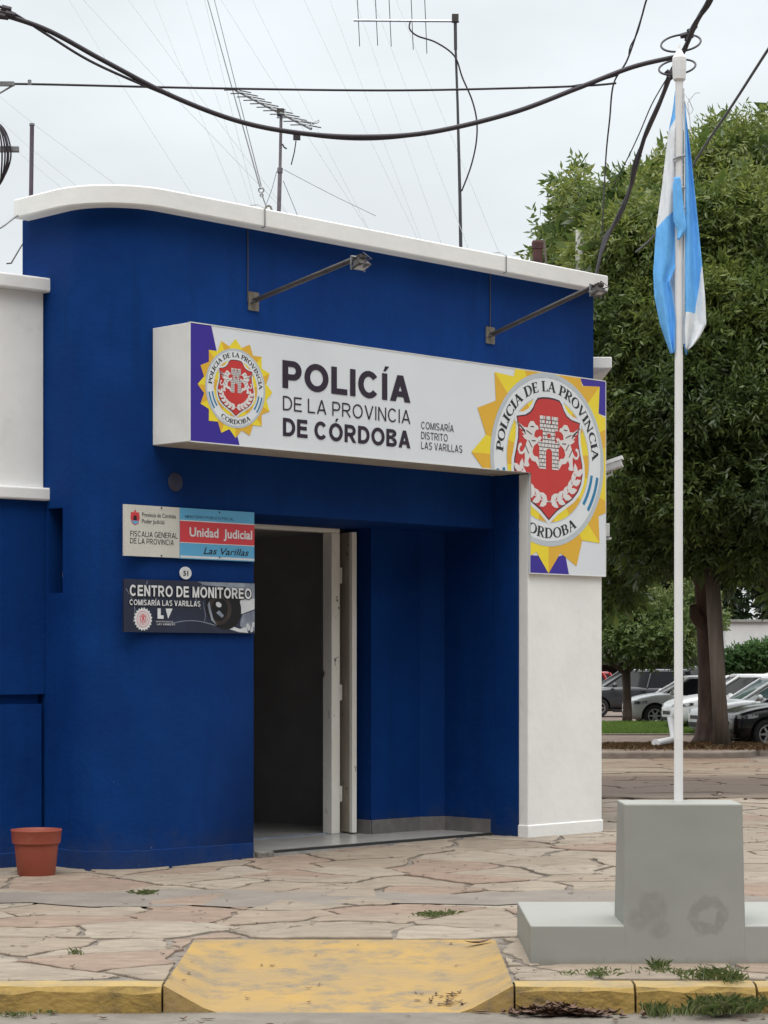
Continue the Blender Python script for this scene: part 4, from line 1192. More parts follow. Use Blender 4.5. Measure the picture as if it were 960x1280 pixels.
for a, b in (((0, SG_H), (SG_W, SG_H)), ((0, 0), (0, SG_H)), ((0, 0), (LEG_X, 0)), ((LEG_X, LEG_Y), (SG_W, LEG_Y)), ((SG_W, LEG_Y), (SG_W, SG_H))):
    x0, x1 = min(a[0], b[0]) - .004, max(a[0], b[0]) + .004; y0, y1 = min(a[1], b[1]) - .004, max(a[1], b[1]) + .004
    mb.box((x0, y0, -.021), (x1, y1, 0.003))
mb.build('sign_trim', 'sign_side', SIGN)
clip = lambda m_: clip_L(m_, LEG_X, SG_W - .002, SG_H - .002, LEG_Y + .002)
mb = MB()
zz = 0.0012
A_ = [(0.004, .004), (*px_uv(299.4, 557.5),), (*px_uv(270.5, 437.8),), (*px_uv(264, 408.5),), (0.004, SG_H - .004)]
A_[1] = (A_[1][0], .004); A_[3] = (A_[3][0], SG_H - .004)
mb.poly([(x, y, zz) for x, y in A_])
t1 = px_uv(724, 473)[0]; t2 = px_uv(755, 520)
clip(mb).build('purple_panel', 'purple', SIGN, fix=False); mb = MB()
mb.poly([(t1, SG_H, zz), (t1 + .25, SG_H - .30, zz), (SG_W, t2[1], zz), (SG_W, SG_H, zz)])
b1 = px_uv(711.2, 717); b2 = px_uv(706.5, 693); b3 = px_uv(697, 693)
clip(mb).build('purple_panel', 'purple', SIGN, fix=False); mb = MB()
mb.poly([(LEG_X, LEG_Y, zz), (b1[0], LEG_Y, zz), (b2[0], b2[1], zz), (b3[0], b3[1] - .02, zz), (LEG_X, b3[1] - .02, zz)])
clip(mb).build('purple_panel', 'purple', SIGN, fix=False)
eL = px_uv(294.2, 485.6)
emblem(SIGN, eL, 0.306, 0.0026)
emblem(SIGN, (4.147, 0.13), 0.772, 0.0026, clip)
def line_box(txt, xl, yb_l, yt_l, xr, bold, mats=0, track=1.0):
    u0, v0 = px_uv(xl, yb_l); _, vt = px_uv(xl, yt_l); u1, _ = px_uv(xr, yb_l)
    mb = MB(); put_sans(mb, txt, u0, u1, v0, vt - v0, 0.003, bold, track)
    o = mb.build('sign_lettering', 'ink', SIGN, fix=False)
    return o
line_box('POLICÍA', 352.8, 484.6, 449.8, 512.9, 0.235, track=.115)
line_box('DE LA PROVINCIA', 353.4, 512.6, 494.6, 512.8, 0.125, track=.17)
line_box('DE CÓRDOBA', 353.4, 544.8, 522.0, 512.8, 0.225, track=.13)
for t_, yb, yt, xr in (('COMISARÍA', 535.8, 526.8, 566.9), ('DISTRITO', 548.6, 539.4, 559.4), ('LAS VARILLAS', 561.0, 551.8, 577.5)):
    line_box(t_, 526.2, yb, yt, xr, 0.135, track=.17)

# ------------------------------------------------------------------ plaques on the wall
PLQ_S = s_of(155.5, -0.03)
J = thing('judicial_sign', 'white and light blue flat sign reading Unidad Judicial left of the doorway', 'sign', matrix=frame(PLQ_S, -0.03, 2.413))
PW = 1.318; PH = 0.392; PS = 0.545
mb = MB(); mb.box((0, 0, -.02), (PS - .002, PH, 0)); mb.build('cream_panel', 'plaque_cream', J)
mb = MB(); mb.box((PS, -.004, -.02), (PW, PH, 0.002)); mb.build('blue_panel', 'sky_blue', J)
mb = MB()
mb.box((PS, .125, .0022), (PW, .290, .0032), 0)
mb.box((PS, .119, .0022), (PW, .1245, .0032), 1); mb.box((PS, .2905, .0022), (PW, .298, .0032), 1); mb.box((PS + .005, .003, .0022), (PW, .02, .0032), 1)
mb.build('red_band', ['plaque_red', 'plaque_white'], J)
mb = MB()
for (x, y) in ((.36, .38), (.36, .012), (.95, .375), (.95, .018)): mb.tube([(x, y, 0), (x, y, .008)], .006, 8)
mb.build('screw', 'steel_dark', J)
mb = MB()
put_sans(mb, 'FISCALIA GENERAL', .055, .525, .150, .042, .0012, .14)
put_sans(mb, 'DE LA PROVINCIA', .055, .485, .096, .042, .0012, .14)
put_text(mb, 'Provincia de Córdoba', .17, .505, .305, .032, .0012, .006)
put_text(mb, 'Poder Judicial', .17, .39, .255, .032, .0012, .006)
put_text(mb, 'Las Varillas', PS + .24, PW - .06, .040, .052, .0042, .006, shear=.28)
put_sans(mb, 'MINISTERIO PUBLICO FISCAL', PS + .05, PS + .56, .316, .021, .0035, .11)
mb.build('plaque_lettering', 'ink_black', J, fix=False)
mb = MB(); put_text(mb, 'Unidad  Judicial', PS + .095, PW - .025, .172, .072, .0045, .024)
mb.build('white_lettering', 'plaque_white', J, fix=False)
mb = MB()      # small provincial shield
cxs, cys = .103, .29
mb.poly([(cxs + x, cys + y, .0012) for x, y in ((-.04, .045), (.04, .045), (.045, .0), (.03, -.04), (0, -.055), (-.03, -.04), (-.045, .0))], 0)
mb.poly([(cxs + x, cys + y, .0018) for x, y in ((-.034, -.02), (.034, -.02), (.026, -.036), (0, -.048), (-.026, -.036))], 1)
mb.poly([(cxs + x, cys + y, .0018) for x, y in ((-.018, -.015), (.018, -.015), (.014, .02), (-.014, .02))], 2)
mb.poly([(cxs + x, cys + y, .0018) for x, y in ((-.012, .048), (.012, .048), (.006, .062), (-.006, .062))], 0)
mb.build('shield', ['plaque_red', 'sky_blue', 'ink_black'], J, fix=False)
mb = MB()
for (x, y) in ((.2, .2), (.2, .34), (1.1, .2)): mb.box((x - .02, y - .02, -.2 if x < .5 else -.03), (x + .02, y + .02, -.02))
mb.build('bracket', 'steel_dark', J)

N_ = thing('house_number', 'small oval white number plaque reading 51 between two wall signs', 'house number', matrix=frame(s_of(231, 0), -0.004, 2.298))
mb = MB(); n = 28
mb.prism([(.060 * math.cos(2 * math.pi * k / n), .050 * math.sin(2 * math.pi * k / n)) for k in range(n)], -.002, .008)
mb.build('plate', 'plaque_white', N_, bevel=.002)
mb = MB(); put_text(mb, '51', -.026, .024, -.022, .040, .0095, .03); mb.build('number', 'ink_black', N_, fix=False)

C_ = thing('monitoring_sign', 'dark navy sign reading Centro de Monitoreo below the number plaque', 'sign', matrix=frame(PLQ_S - .005, -0.03, 1.832))
CW, CH = 1.33, 0.405
mb = MB(); mb.box((0, 0, -.02), (CW, CH, 0)); mb.build('panel', 'plaque_navy', C_)
def blob(mb, pts, z, m=0): mb.poly([(x, y, z) for x, y in pts], m)
mb = MB()   # printed artwork: pale shapes, lens and curved lines
blob(mb, [(.73, CH - .004), (CW - .004, CH - .004), (CW - .004, .27), (1.20, .26), (.93, .37), (.8, .375)], .001, 0)
blob(mb, [(1.14, .17), (1.19, .155), (CW - .004, .195), (CW - .004, .28), (1.18, .27)], .0014, 1)
blob(mb, [(1.2, .15), (CW - .004, .185), (CW - .004, .02), (1.23, .02), (1.17, .06), (1.18, .11)], .001, 0)
blob(mb, [(.98, .05), (1.16, .01), (1.26, .004), (CW - .1, .05), (1.17, .035), (1.05, .065)], .0014, 1)
for (x, y) in ((1.23, .03), (1.265, .045), (1.295, .03), (1.25, .06), (1.31, .07)):
    blob(mb, [(x - .014, y - .02), (x + .012, y - .018), (x + .016, y + .018), (x - .008, y + .02)], .0018, 1)
mb.build('artwork', ['plaque_grey', 'plaque_pale'], C_, fix=False)
mb = MB(); el = lambda cx, cy, rx, ry, rot=0: [(cx + rx * math.cos(t) * math.cos(rot) - ry * math.sin(t) * math.sin(rot), cy + rx * math.cos(t) * math.sin(rot) + ry * math.sin(t) * math.cos(rot)) for t in [2 * math.pi * k / 32 for k in range(32)]]
blob(mb, el(1.0, .20, .19, .165, -.5), .002, 0)
blob(mb, el(.955, .19, .125, .125, -.4), .0026, 1)
blob(mb, el(.955, .185, .085, .09, -.4), .0032, 0)
blob(mb, el(.945, .225, .03, .02, -.3), .0038, 2)
blob(mb, [(.83, .22), (.87, .10), (.93, .06), (.89, .11), (.86, .2), (.85, .25)], .0036, 3)
blob(mb, [(.92, .16), (.98, .12), (1.0, .14), (.95, .18)], .0038, 3)
mb.build('lens', ['lens_black', 'lens_brown', 'plaque_pale', 'plaque_grey'], C_, fix=False)
mb = MB()
def stroke(pts, w, z, m=0):
    for a, b in zip(pts, pts[1:]):
        v = Vector((b[0] - a[0], b[1] - a[1])); 
        if v.length < 1e-6: continue
        nn = Vector((-v.y, v.x)).normalized() * w / 2
        mb.poly([(a[0] - nn.x, a[1] - nn.y, z), (b[0] - nn.x, b[1] - nn.y, z), (b[0] + nn.x, b[1] + nn.y, z), (a[0] + nn.x, a[1] + nn.y, z)], m)
stroke([(.02 + .05 * math.sin(t) + .02 * t, .33 - .085 * t) for t in [k * .2 for k in range(16)]], .006, .0012)
stroke([(.25 - .06 * math.sin(.4 + t * .5), CH - .01 - .09 * t) for t in [k * .25 for k in range(13)]], .005, .0012)
stroke([(.80 - .09 * math.sin(t * .9) , CH - .008 - .07 * t) for t in [k * .25 for k in range(13)]], .006, .0030)
stroke([(.42 + .055 * k, .06 + .035 * math.sin(k * .35)) for k in range(14)], .006, .0012)
stroke([(.80 + .01 * math.sin(k), .09 + .03 * k) for k in range(6)], .005, .0012)
mb.build('artwork_line', 'plaque_grey', C_, fix=False)
mb = MB()
put_sans(mb, 'CENTRO DE MONITOREO', .052, CW - .04, .276, .085, .006, .21)
put_sans(mb, 'COMISARÍA LAS VARILLAS', .05, .755, .206, .043, .006, .20)
put_sans(mb, 'L', .325, .385, .105, .08, .004, .36); mb.poly([(.405, .185, .004), (.475, .185, .004), (.43, .105, .004)])
put_sans(mb, 'MUNICIPALIDAD DE', .31, .48, .078, .012, .004, .12)
put_sans(mb, 'LAS VARILLAS', .32, .50, .056, .014, .004, .16)
mb.build('white_lettering', 'plaque_white', C_, fix=False)
mb = MB()      # dark drop shadow printed behind the white title
for dx, dy in ((.007, -.007), (-.005, -.006), (.007, .004)):
    put_sans(mb, 'CENTRO DE MONITOREO', .052 + dx, CW - .04 + dx, .276 + dy, .085, .0046, .25)
    put_sans(mb, 'COMISARÍA LAS VARILLAS', .05 + dx * .7, .755 + dx * .7, .206 + dy * .7, .043, .0046, .24)
mb.build('title_shadow', 'ink_black', C_, fix=False)
mb = MB()
bc = (.185, .10)
n = 40
mb.poly([(bc[0] + (.092 if k % 2 else .078) * math.cos(2 * math.pi * k / n), bc[1] + (.092 if k % 2 else .078) * math.sin(2 * math.pi * k / n), .0015) for k in range(n)], 0)
for r0, r1 in ((.058, .062), (.04, .043)):
    arc_strip(mb, bc, 1, r0, r1, 0, 360, .0022, 1, 32)
mb.poly([(bc[0] + x * .05, bc[1] + y * .05, .0022) for x, y in SHIELD], 1)
mb.poly([(bc[0] + x * .038, bc[1] + y * .04 - .001, .0028) for x, y in SHIELD], 0)
for pl in castle_polys(): mb.poly([(bc[0] + x * .07, bc[1] + y * .07 - .012, .0034) for x, y in pl], 1)
mb.build('badge', ['plaque_white', 'plaque_red'], C_, fix=False)

# painted-over round cover on the wall
sD = s_of(219, 0)
o_ = thing('wall_rosette', 'dark round painted-over fitting on the blue wall above the plaques', 'wall fitting', matrix=frame(sD, -0.003, 3.005))
mb = MB(); mb.lathe([(.0, .014), (.03, .016), (.04, .010), (.062, .010), (.07, .004), (.075, 0)], 20)
mb.build('disc', 'patina', o_, smooth=True)

# ------------------------------------------------------------------ flood lamps on arms
def flood_lamp(base, tip, label, plate_m):
    t = thing('flood_lamp', label, 'lamp', base, group='flood lamps on arms above the sign')
    L = lambda p: Vector(p) - Vector(base)
    mb = MB()
    q = [FP(0, 0)]
    U = Vector((Q, Q, 0)); Nn = Vector((Q, -Q, 0)); V = Vector((0, 0, 1))
    c = [U * a + V * b for a, b in ((-.055, -.08), (.055, -.08), (.055, .07), (-.055, .07))]
    i = len(mb.v); mb.v += [tuple(p) for p in c] + [tuple(p + Nn * .012) for p in c]
    for f in ((0, 1, 2, 3), (4, 5, 6, 7), (0, 1, 5, 4), (1, 2, 6, 5), (2, 3, 7, 6), (3, 0, 4, 7)): mb.f.append(tuple(i + k for k in f)); mb.m.append(0)
    mb.build('wall_plate', plate_m, t)
    mb = MB(); e = L(tip)
    mb.tube([Nn * .01, Nn * .04 + V * .003, e], .021, 10); mb.tube([Nn * .012 - V * .02 - U * .03, Nn * .05], .012, 8)
    mb.build('arm', 'steel_dark', t)
    # yoke, housing with cooling ribs, lamp glass, facing back down at the sign
    mb = MB()
    mb.tube([e - U * .07 - V * .0, e - U * .075 - V * .06, e - U * .07 - V * .10], .008, 6); mb.tube([e + U * .07, e + U * .075 - V * .06, e + U * .07 - V * .10], .008, 6)
    mb.tube([e - U * .075, e + U * .075], .010, 6)
    mb.build('yoke', 'steel_mid', t)
    mb = MB()
    ax = (Nn * 0.35 - V * 0.9).normalized(); bx = ax.cross(U).normalized()
    c0 = e + Nn * .03 - V * .045
    for (w0, d0, w1, d1, h0, h1, m_) in ((.034, .026, .058, .046, -.03, .024, 0), (.06, .048, .06, .048, .024, .036, 1)):
        i = len(mb.v)
        for (w_, d_, h_) in ((w0, d0, h0), (w1, d1, h1)):
            for a, b in ((-1, -1), (1, -1), (1, 1), (-1, 1)): mb.v.append(tuple(c0 + U * a * w_ + bx * b * d_ + ax * h_))
        for f in ((0, 1, 2, 3), (4, 5, 6, 7), (0, 1, 5, 4), (1, 2, 6, 5), (2, 3, 7, 6), (3, 0, 4, 7)): mb.f.append(tuple(i + k for k in f)); mb.m.append(m_)
    for k in (-.03, -.01, .01, .03):
        i = len(mb.v)
        for (d_, h_) in ((-.05, -.05), (.05, -.05), (.05, -.02), (-.05, -.02)):
            for w_ in (k - .003, k + .003): mb.v.append(tuple(c0 + U * w_ + bx * d_ + ax * h_))
        for f in ((0, 2, 4, 6), (1, 3, 5, 7), (0, 1, 3, 2), (2, 3, 5, 4), (4, 5, 7, 6), (6, 7, 1, 0)): mb.f.append(tuple(i + q for q in f)); mb.m.append(0)
    hs = mb.build('housing', ['steel_dark', 'steel_dark'], t)
    mb = MB(); i = 0
    mb.poly([c0 + U * a * .052 + bx * b * .041 + ax * .0375 for a, b in ((-1, -1), (1, -1), (1, 1), (-1, 1))])
    mb.build('lamp_glass', 'lamp_glass', t, fix=False)
    mb = MB(); mb.tube([e - V * .02 + U * .02, e + Nn * .06 + V * .03, e + Nn * .12 - V * .02 + U * .03, c0 + ax * .0], .006, 6)
    mb.build('lamp_cord', 'cable', t)
    return t
def end_pt(x, y, n0s, L):      # tip of an arm that leaves the wall at right angles
    b = FP(n0s, 0); p = b + Vector((Q, -Q, 0)) * L
    p.z = EYE - (y - 828) / F * p.y
    return p
s1_, s2_ = s_of(316, 0), s_of(612, 0)
b1 = FP(s1_, -0.002); b1.z = 4.51; b2 = FP(s2_, -0.002); b2.z = 4.535
flood_lamp(b1, end_pt(447, 322, s1_, 1.21), 'black flood lamp arm with square grey plate above the small left crest', 'steel_rust')
flood_lamp(b2, end_pt(744, 357, s2_, 1.225), 'black flood lamp arm reaching the right corner above the large crest', 'steel_rust')

# ------------------------------------------------------------------ CCTV and box on the side wall
cc = thing('security_camera', 'white bullet security camera poking out behind the large crest', 'camera', P(764, 583, 21.7))
ax = Vector((0.93, -0.2, 0.30)).normalized(); sd_ = ax.cross(Vector((0, 0, 1))).normalized(); up = sd_.cross(ax)
mb = MB(); i = 0
sec = [(-.055, -.04), (.055, -.04), (.06, .03), (.045, .055), (-.045, .055), (-.06, .03)]
for d in (-.09, .115):
    for a, b in sec: mb.v.append(tuple(ax * d + sd_ * a + up * b))
for k in range(6): mb.f.append((k, (k + 1) % 6, 6 + (k + 1) % 6, 6 + k)); mb.m.append(0)
mb.f += [tuple(range(6)), tuple(range(6, 12))]; mb.m += [0, 0]
mb.build('housing', 'cctv', cc, bevel=.008)
mb = MB(); i = 0
for d, g in ((-.10, .008), (.135, .008)):
    for a, b in ((-.066, .03), (.066, .03), (.05, .066), (-.05, .066)): mb.v.append(tuple(ax * d + sd_ * a + up * b))
for k in range(4): mb.f.append((k, (k + 1) % 4, 4 + (k + 1) % 4, 4 + k)); mb.m.append(0)
mb.f += [(0, 1, 2, 3), (4, 5, 6, 7)]; mb.m += [0, 0]
mb.build('hood', 'cctv', cc)
mb = MB(); mb.tube([ax * .11, ax * .119], .034, 14); mb.build('lens', 'lens_black', cc)
mb = MB(); mb.tube([ax * -.01 + up * -.04, ax * -.02 + up * -.075 , Vector((-.06, 0, -.10)), Vector((-.2, .02, -.11))], .013, 8); mb.build('mount_arm', 'cctv', cc)
mb = MB(); mb.tube([ax * -.08, ax * -.1 + up * .05 - sd_ * .0, Vector((-.12, 0, .15)), Vector((-.1, 0, .3))], .006, 6); mb.build('cord', 'plaque_white', cc)
jb = thing('junction_box', 'small white junction box on the side wall below the security camera', 'box', P(757, 664, 21.7))
mb = MB(); mb.box((-.2, -.05, -.055), (.035, .06, .075)); mb.build('box', 'cctv', jb, bevel=.006)
mb = MB(); mb.box((-.2, -.03, -.085), (.055, .04, -.063)); mb.tube([(0.02, 0, -.09), (.02, 0, -.064)], .01, 8); mb.build('bracket', 'cctv', jb, bevel=.003)

# ------------------------------------------------------------------ flowerpot
pot = P(45.5, 1093, 16.42); pot.z = 0.0
fp = thing('flower_pot', 'empty terracotta coloured plastic plant pot against the blue wall', 'plant pot', pot)
mb = MB()
mb.lathe([(.0, .0), (.135, .0), (.14, .006), (.163, .235), (.168, .24), (.168, .245), (.180, .25), (.188, .335), (.192, .342), (.190, .350), (.183, .350), (.176, .335), (.160, .24), (.150, .19)], 40)
mb.build('pot', 'terracotta', fp, smooth=False); autosmooth(bpy.data.objects['pot'], 35)
mb = MB(); mb.lathe([(.155, .205), (.1, .21), (.0, .215)], 24); mb.build('soil', 'soil', fp, smooth=True)

# ------------------------------------------------------------------ plinth, flagpole, flag
PL = thing('flagpole_plinth', 'grey painted stepped concrete plinth carrying the white flagpole', 'plinth', (1.58, 11.9, 0.0))
mb = MB()
def loc(x, y, z): return (x - 1.58, y - 11.9, z)
def frustum(b0, b1, z0, z1):
    i = len(mb.v)
    (x0, y0, x1, y1), (u0, v0, u1, v1) = b0, b1
    mb.v += [loc(x0, y0, z0), loc(x1, y0, z0), loc(x1, y1, z0), loc(x0, y1, z0), loc(u0, v0, z1), loc(u1, v0, z1), loc(u1, v1, z1), loc(u0, v1, z1)]
    for q in ((0, 3, 2, 1), (4, 5, 6, 7), (0, 1, 5, 4), (1, 2, 6, 5), (2, 3, 7, 6), (3, 0, 4, 7)): mb.f.append(tuple(i + k for k in q)); mb.m.append(0)
frustum((.775, 11.57, 2.39, 12.75), (.773, 11.572, 2.39, 12.73), -0.02, 0.21)
mb.build('base', 'plinth', PL, bevel=.007)
mb = MB()
frustum((1.266, 11.5675, 1.912, 12.10), (1.268, 11.570, 1.893, 11.92), -0.02, 0.853)
mb.build('column', 'plinth', PL, bevel=.008, bseg=2)
POLE_X, POLE_Y = 1.578, 11.745
FPO = thing('flagpole', 'tall white painted flagpole standing on the grey plinth', 'flagpole', (POLE_X, POLE_Y, 0.853))
mb = MB(); mb.tube([(0, 0, -.02), (0, 0, 1.4), (.002, 0, 2.6), (.004, 0, 3.88)], [.0245, .023, .0215, .0215], 20)
o = mb.build('shaft', 'pole_white', FPO); autosmooth(o, 50)
mb = MB(); mb.lathe([(.02, 3.855), (.034, 3.87), (.037, 3.92), (.038, 3.965), (.037, 3.985), (.012, 4.03), (.004, 4.06), (.0, 4.065)], 8, (.004, 0, 0))
mb.build('finial', 'pole_white', FPO)
mb = MB()
mb.tube([(.026, -.012, 3.82), (.03, -.02, 3.5), (.028, -.02, 2.9), (.027, -.02, 2.45)], .004, 6)
mb.tube([(.024, -.01, 3.80), (.05, -.03, 3.76), (.075, -.03, 3.70), (.055, -.04, 3.67), (.045, -.03, 3.74), (.085, -.03, 3.79), (.11, -.02, 3.795)], .003, 5)
mb.tube([(.03, -.02, 3.75), (.055, -.03, 3.66), (.06, -.03, 3.60)], .003, 5)
mb.build('halyard', 'plaque_pale', FPO)
for z in (3.28, 3.17, 3.45):
    mb = MB(); mb.tube([(-.03, -.018, z - .01), (0, -.030, z), (.03, -.022, z + .008)], .006, 6); mb.build('rope_knot', 'wire_grey', FPO)

FL = thing('flag', 'limp light blue and white flag hanging from the white flagpole', 'flag', (POLE_X, POLE_Y, 0.853))
def interp(t, pts):
    for (a, va), (b, vb) in zip(pts, pts[1:]):
        if t <= b: return va + (vb - va) * max(0, (t - a)) / (b - a)
    return pts[-1][1]
PPX = POLE_Y / F      # metres per photograph pixel at the pole
fx = lambda x: (x - 848) * PPX
fz = lambda y: (EYE - (y - 828) * PPX) - 0.853
def drape(mb, y0, y1, left, right, depth, col, nu=60, nv=170, fold=2.2, amp=.03, ph=0.0):
    i0 = len(mb.v)
    for j in range(nv + 1):
        y = y0 + (y1 - y0) * j / nv
        xl, xr = interp(y, left), interp(y, right)
        for i in range(nu + 1):
            u = i / nu
            x = xl + (xr - xl) * u
            d = depth(u, (y - y0) / (y1 - y0)) + amp * min(1, (y - y0) / 60) * math.sin(fold * 2 * math.pi * u + ph + (y - y0) * .006)
            mb.v.append((fx(x), d, fz(y)))
    for j in range(nv):
        for i in range(nu):
            a = i0 + j * (nu + 1) + i
            y = y0 + (y1 - y0) * (j + .5) / nv
            xl, xr = interp(y, left), interp(y, right)
            mb.f.append((a, a + 1, a + nu + 2, a + nu + 1)); mb.m.append(col(xl + (xr - xl) * (i + .5) / nu, y))
mb = MB()
Lf = [(112, 845), (140, 841), (165, 836), (200, 832), (235, 828), (285, 821), (340, 817.5), (370, 819), (405, 826), (425, 833), (442, 839)]
Lr = [(112, 847), (165, 847), (300, 849), (330, 846), (352, 837), (366, 840), (400, 844), (420, 843), (442, 842)]
def colL(x, y):
    if y < 162 + (x - 836) * -1.6: return 0
    return 1 if y < 283 - (x - 822) * 1.0 else 0
drape(mb, 112, 442, Lf, Lr, lambda u, v: .03 - .03 * u - .02 * v, colL, ph=.5, amp=.020, fold=1.15)
Wl = [(255, 843), (330, 841), (352, 837), (380, 841), (402, 846)]
Wr = [(255, 853), (330, 856), (380, 857), (402, 857)]
drape(mb, 255, 402, Wl, Wr, lambda u, v: .055, lambda x, y: 1, nu=10, nv=24, amp=.006)
Rl = [(125, 855), (200, 855), (300, 855.5), (392, 856), (415, 855), (437, 856)]
Rr = [(125, 857), (150, 859.5), (180, 863), (230, 868), (280, 873), (330, 877.5), (370, 881), (405, 882.5), (420, 875), (432, 866), (437, 860)]
def colR(x, y):
    if y < 392 and x < interp(y, [(125, 900), (318, 900), (332, 877), (362, 874), (392, 868.5)]): return 0
    return 1
drape(mb, 125, 437, Rl, Rr, lambda u, v: .0 + .035 * u - .02 * v, colR, ph=2.2, amp=.018, fold=1.2)
Bl = [(222, 842), (235, 839.5), (278, 840), (290, 845), (304, 845)]
Br = [(222, 848.5), (240, 850.5), (262, 853), (284, 856), (291, 855), (304, 846)]
drape(mb, 224, 302, Bl, Br, lambda u, v: -.045 - .01 * math.sin(u * 3.1), lambda x, y: 0, nu=12, nv=30, amp=.004, fold=1)
Tl = [(395, 853), (425, 854), (445, 858)]
Tr = [(395, 857), (430, 860), (445, 858.6)]
drape(mb, 395, 443, Tl, Tr, lambda u, v: .02, lambda x, y: 0, nu=6, nv=10, amp=.003)
o = mb.build('flag_cloth', ['flag_blue', 'flag_white'], FL, fix=False, smooth=True)
sm = o.modifiers.new('thickness', 'SOLIDIFY'); sm.thickness = .002

# ------------------------------------------------------------------ overhead cables
def catm(pts, n=10):
    pts = [Vector(p) for p in pts]
    out = []
    for i in range(len(pts) - 1):
        p0, p1, p2, p3 = pts[max(i - 1, 0)], pts[i], pts[i + 1], pts[min(i + 2, len(pts) - 1)]
        for k in range(n):
            t = k / n
            out.append(0.5 * ((2 * p1) + (-p0 + p2) * t + (2 * p0 - 5 * p1 + 4 * p2 - p3) * t * t + (-p0 + 3 * p1 - 3 * p2 + p3) * t ** 3))
    out.append(pts[-1])
    return out
def cable(name, strands, label, cat, m, group=None):
    mb = MB()
    for pts, r in strands: mb.tube(catm(pts), r, 8)
    o = mb.build(name, m, smooth=True)
    return tag(o, label, cat, group)
LY, JY = 13.9, 15.0
def yy(x): return LY + (JY - LY) * x / 845
def CP(l): return [P(x, y, yy(x)) for x, y in l]
main = [(-40, 4), (0, 17), (60, 38), (130, 76), (215, 120), (300, 152), (380, 167), (460, 171), (540, 165), (640, 141), (720, 111), (790, 84), (845, 71)]
up2 = [(-40, -8), (12, 14), (60, 44), (120, 80), (215, 121), (300, 153)]
lo2 = [(330, 158), (400, 171), (470, 174), (545, 165), (620, 146)]
cable('aerial_cable', [(CP(main), .0165), (CP(up2), .009), (CP(lo2), .008)], 'thick black sagging cable crossing the sky to the flagpole top', 'cable', 'cable')
hz = [(-40, 106), (30, 105), (250, 110), (480, 113), (650, 110), (735, 107), (770, 104)]
cable('aerial_wire', [(CP(hz), .0075), (CP([(660, 109), (700, 109), (740, 103), (772, 94)]), .005)], 'thin straight black wire running level across the sky', 'cable', 'cable')
# bundle that follows the side street past the flagpole top
A1 = [P(900, -40, 13.7), P(886, 0, 14.2), P(872, 25, 14.5), P(860, 52, 14.9), P(853, 66, 15.1), P(840, 90, 15.5), P(826, 125, 16.0), P(808, 165, 16.7), P(796, 205, 17.3), P(786, 240, 18.1), P(770, 275, 19.2), P(758, 300, 20.2), P(748, 330, 22), P(742, 370, 25)]
A2 = [p + Vector((.02 * math.sin(i * 2.1), 0, .018 * math.cos(i * 1.7))) for i, p in enumerate(A1)]
A3 = [P(834, 97, 15.4), P(815, 130, 16), P(800, 165, 16.6), P(786, 195, 17.2), P(768, 230, 18)]
mbk = MB()
for pts, r in ((A1, .017), (A2, .012)): mbk.tube(catm(pts), r, 8)
mbk.tube(catm(A3), .005, 6)
bc_ = thing('cable_bundle', 'twisted black cable bundle passing behind the flagpole top into the trees', 'cable')
mbk.build('strand', 'cable', bc_, smooth=True)
for (cx, cy, rx, ry, Y, ph) in ((850.5, 54, 25.5, 11, 15.1, .2), (846, 84, 23.5, 9.5, 15.3, .1)):
    mb = MB()
    pts = [P(cx + rx * math.cos(t) * (1.0 if math.cos(t) > 0 else .95), cy - ry * math.sin(t) - 6 * math.cos(t + ph) * .5, Y + .16 * math.sin(t)) for t in [2 * math.pi * k / 30 for k in range(31)]]
    mb.tube(pts, .0075, 8, cap=False); mb.build('slack_loop', 'cable', bc_, smooth=True)
mb = MB()
r = random.Random(4)
for (x, y, Y) in ((866, 36, 14.75), (860, 46, 14.9), (856, 44, 14.9), (840, 95, 15.4), (836, 93, 15.4), (863, 42, 14.8), (841, 90, 15.4)):
    p = P(x, y, Y); d = Vector((r.uniform(-1, 1), 0, r.uniform(-1, 1))).normalized() * .03
    mb.tube([p - d, p + d], [.022, .018], 8)
mb.build('splice_clamp', 'cable', bc_)
w3 = [P(822, -40, 13.4), P(808, 0, 13.9), P(800, 28, 14.4), P(784, 75, 15.2), P(767, 105, 15.9), P(762, 150, 17), P(757.5, 195, 18.2), P(754, 260, 21), P(752, 300, 24)]
w3b = [P(806, 6, 14.0), P(797, 40, 14.6), P(788, 58, 15.0), P(786, 70, 15.2)]
cable('service_wire', [(w3, .0065), (w3b, .005)], 'black service wire dropping towards the trees left of the flagpole', 'cable', 'cable')
w4 = [P(990, 18, 14.8), P(960, 62, 15.7), P(915, 132, 17.3), P(870, 200, 19.2), P(845, 250, 21), P(820, 292, 23.5), P(795, 315, 26)]
cable('service_wire', [(w4, .011)], 'grey cable rising steeply to the upper right corner beside the flag', 'cable', 'wire_dark')
w5 = [P(34, 263, 17.7), P(18, 272, 17.0), P(0, 285, 16.2), P(-30, 300, 15.2)]
cable('service_wire', [(w5, .008)], 'short grey cable leaving the rounded corner of the cornice to the left', 'cable', 'steel_mid')
w6 = [P(31, 301, 18.6), P(24, 312, 18.5), P(14, 329, 18.4), P(8, 329.5, 18.4)]
cable('roof_hook', [(w6[:3], .006), (w6[2:], .006)], 'bent dark metal rod sticking out left of the blue tower', 'hook', 'steel_dark')
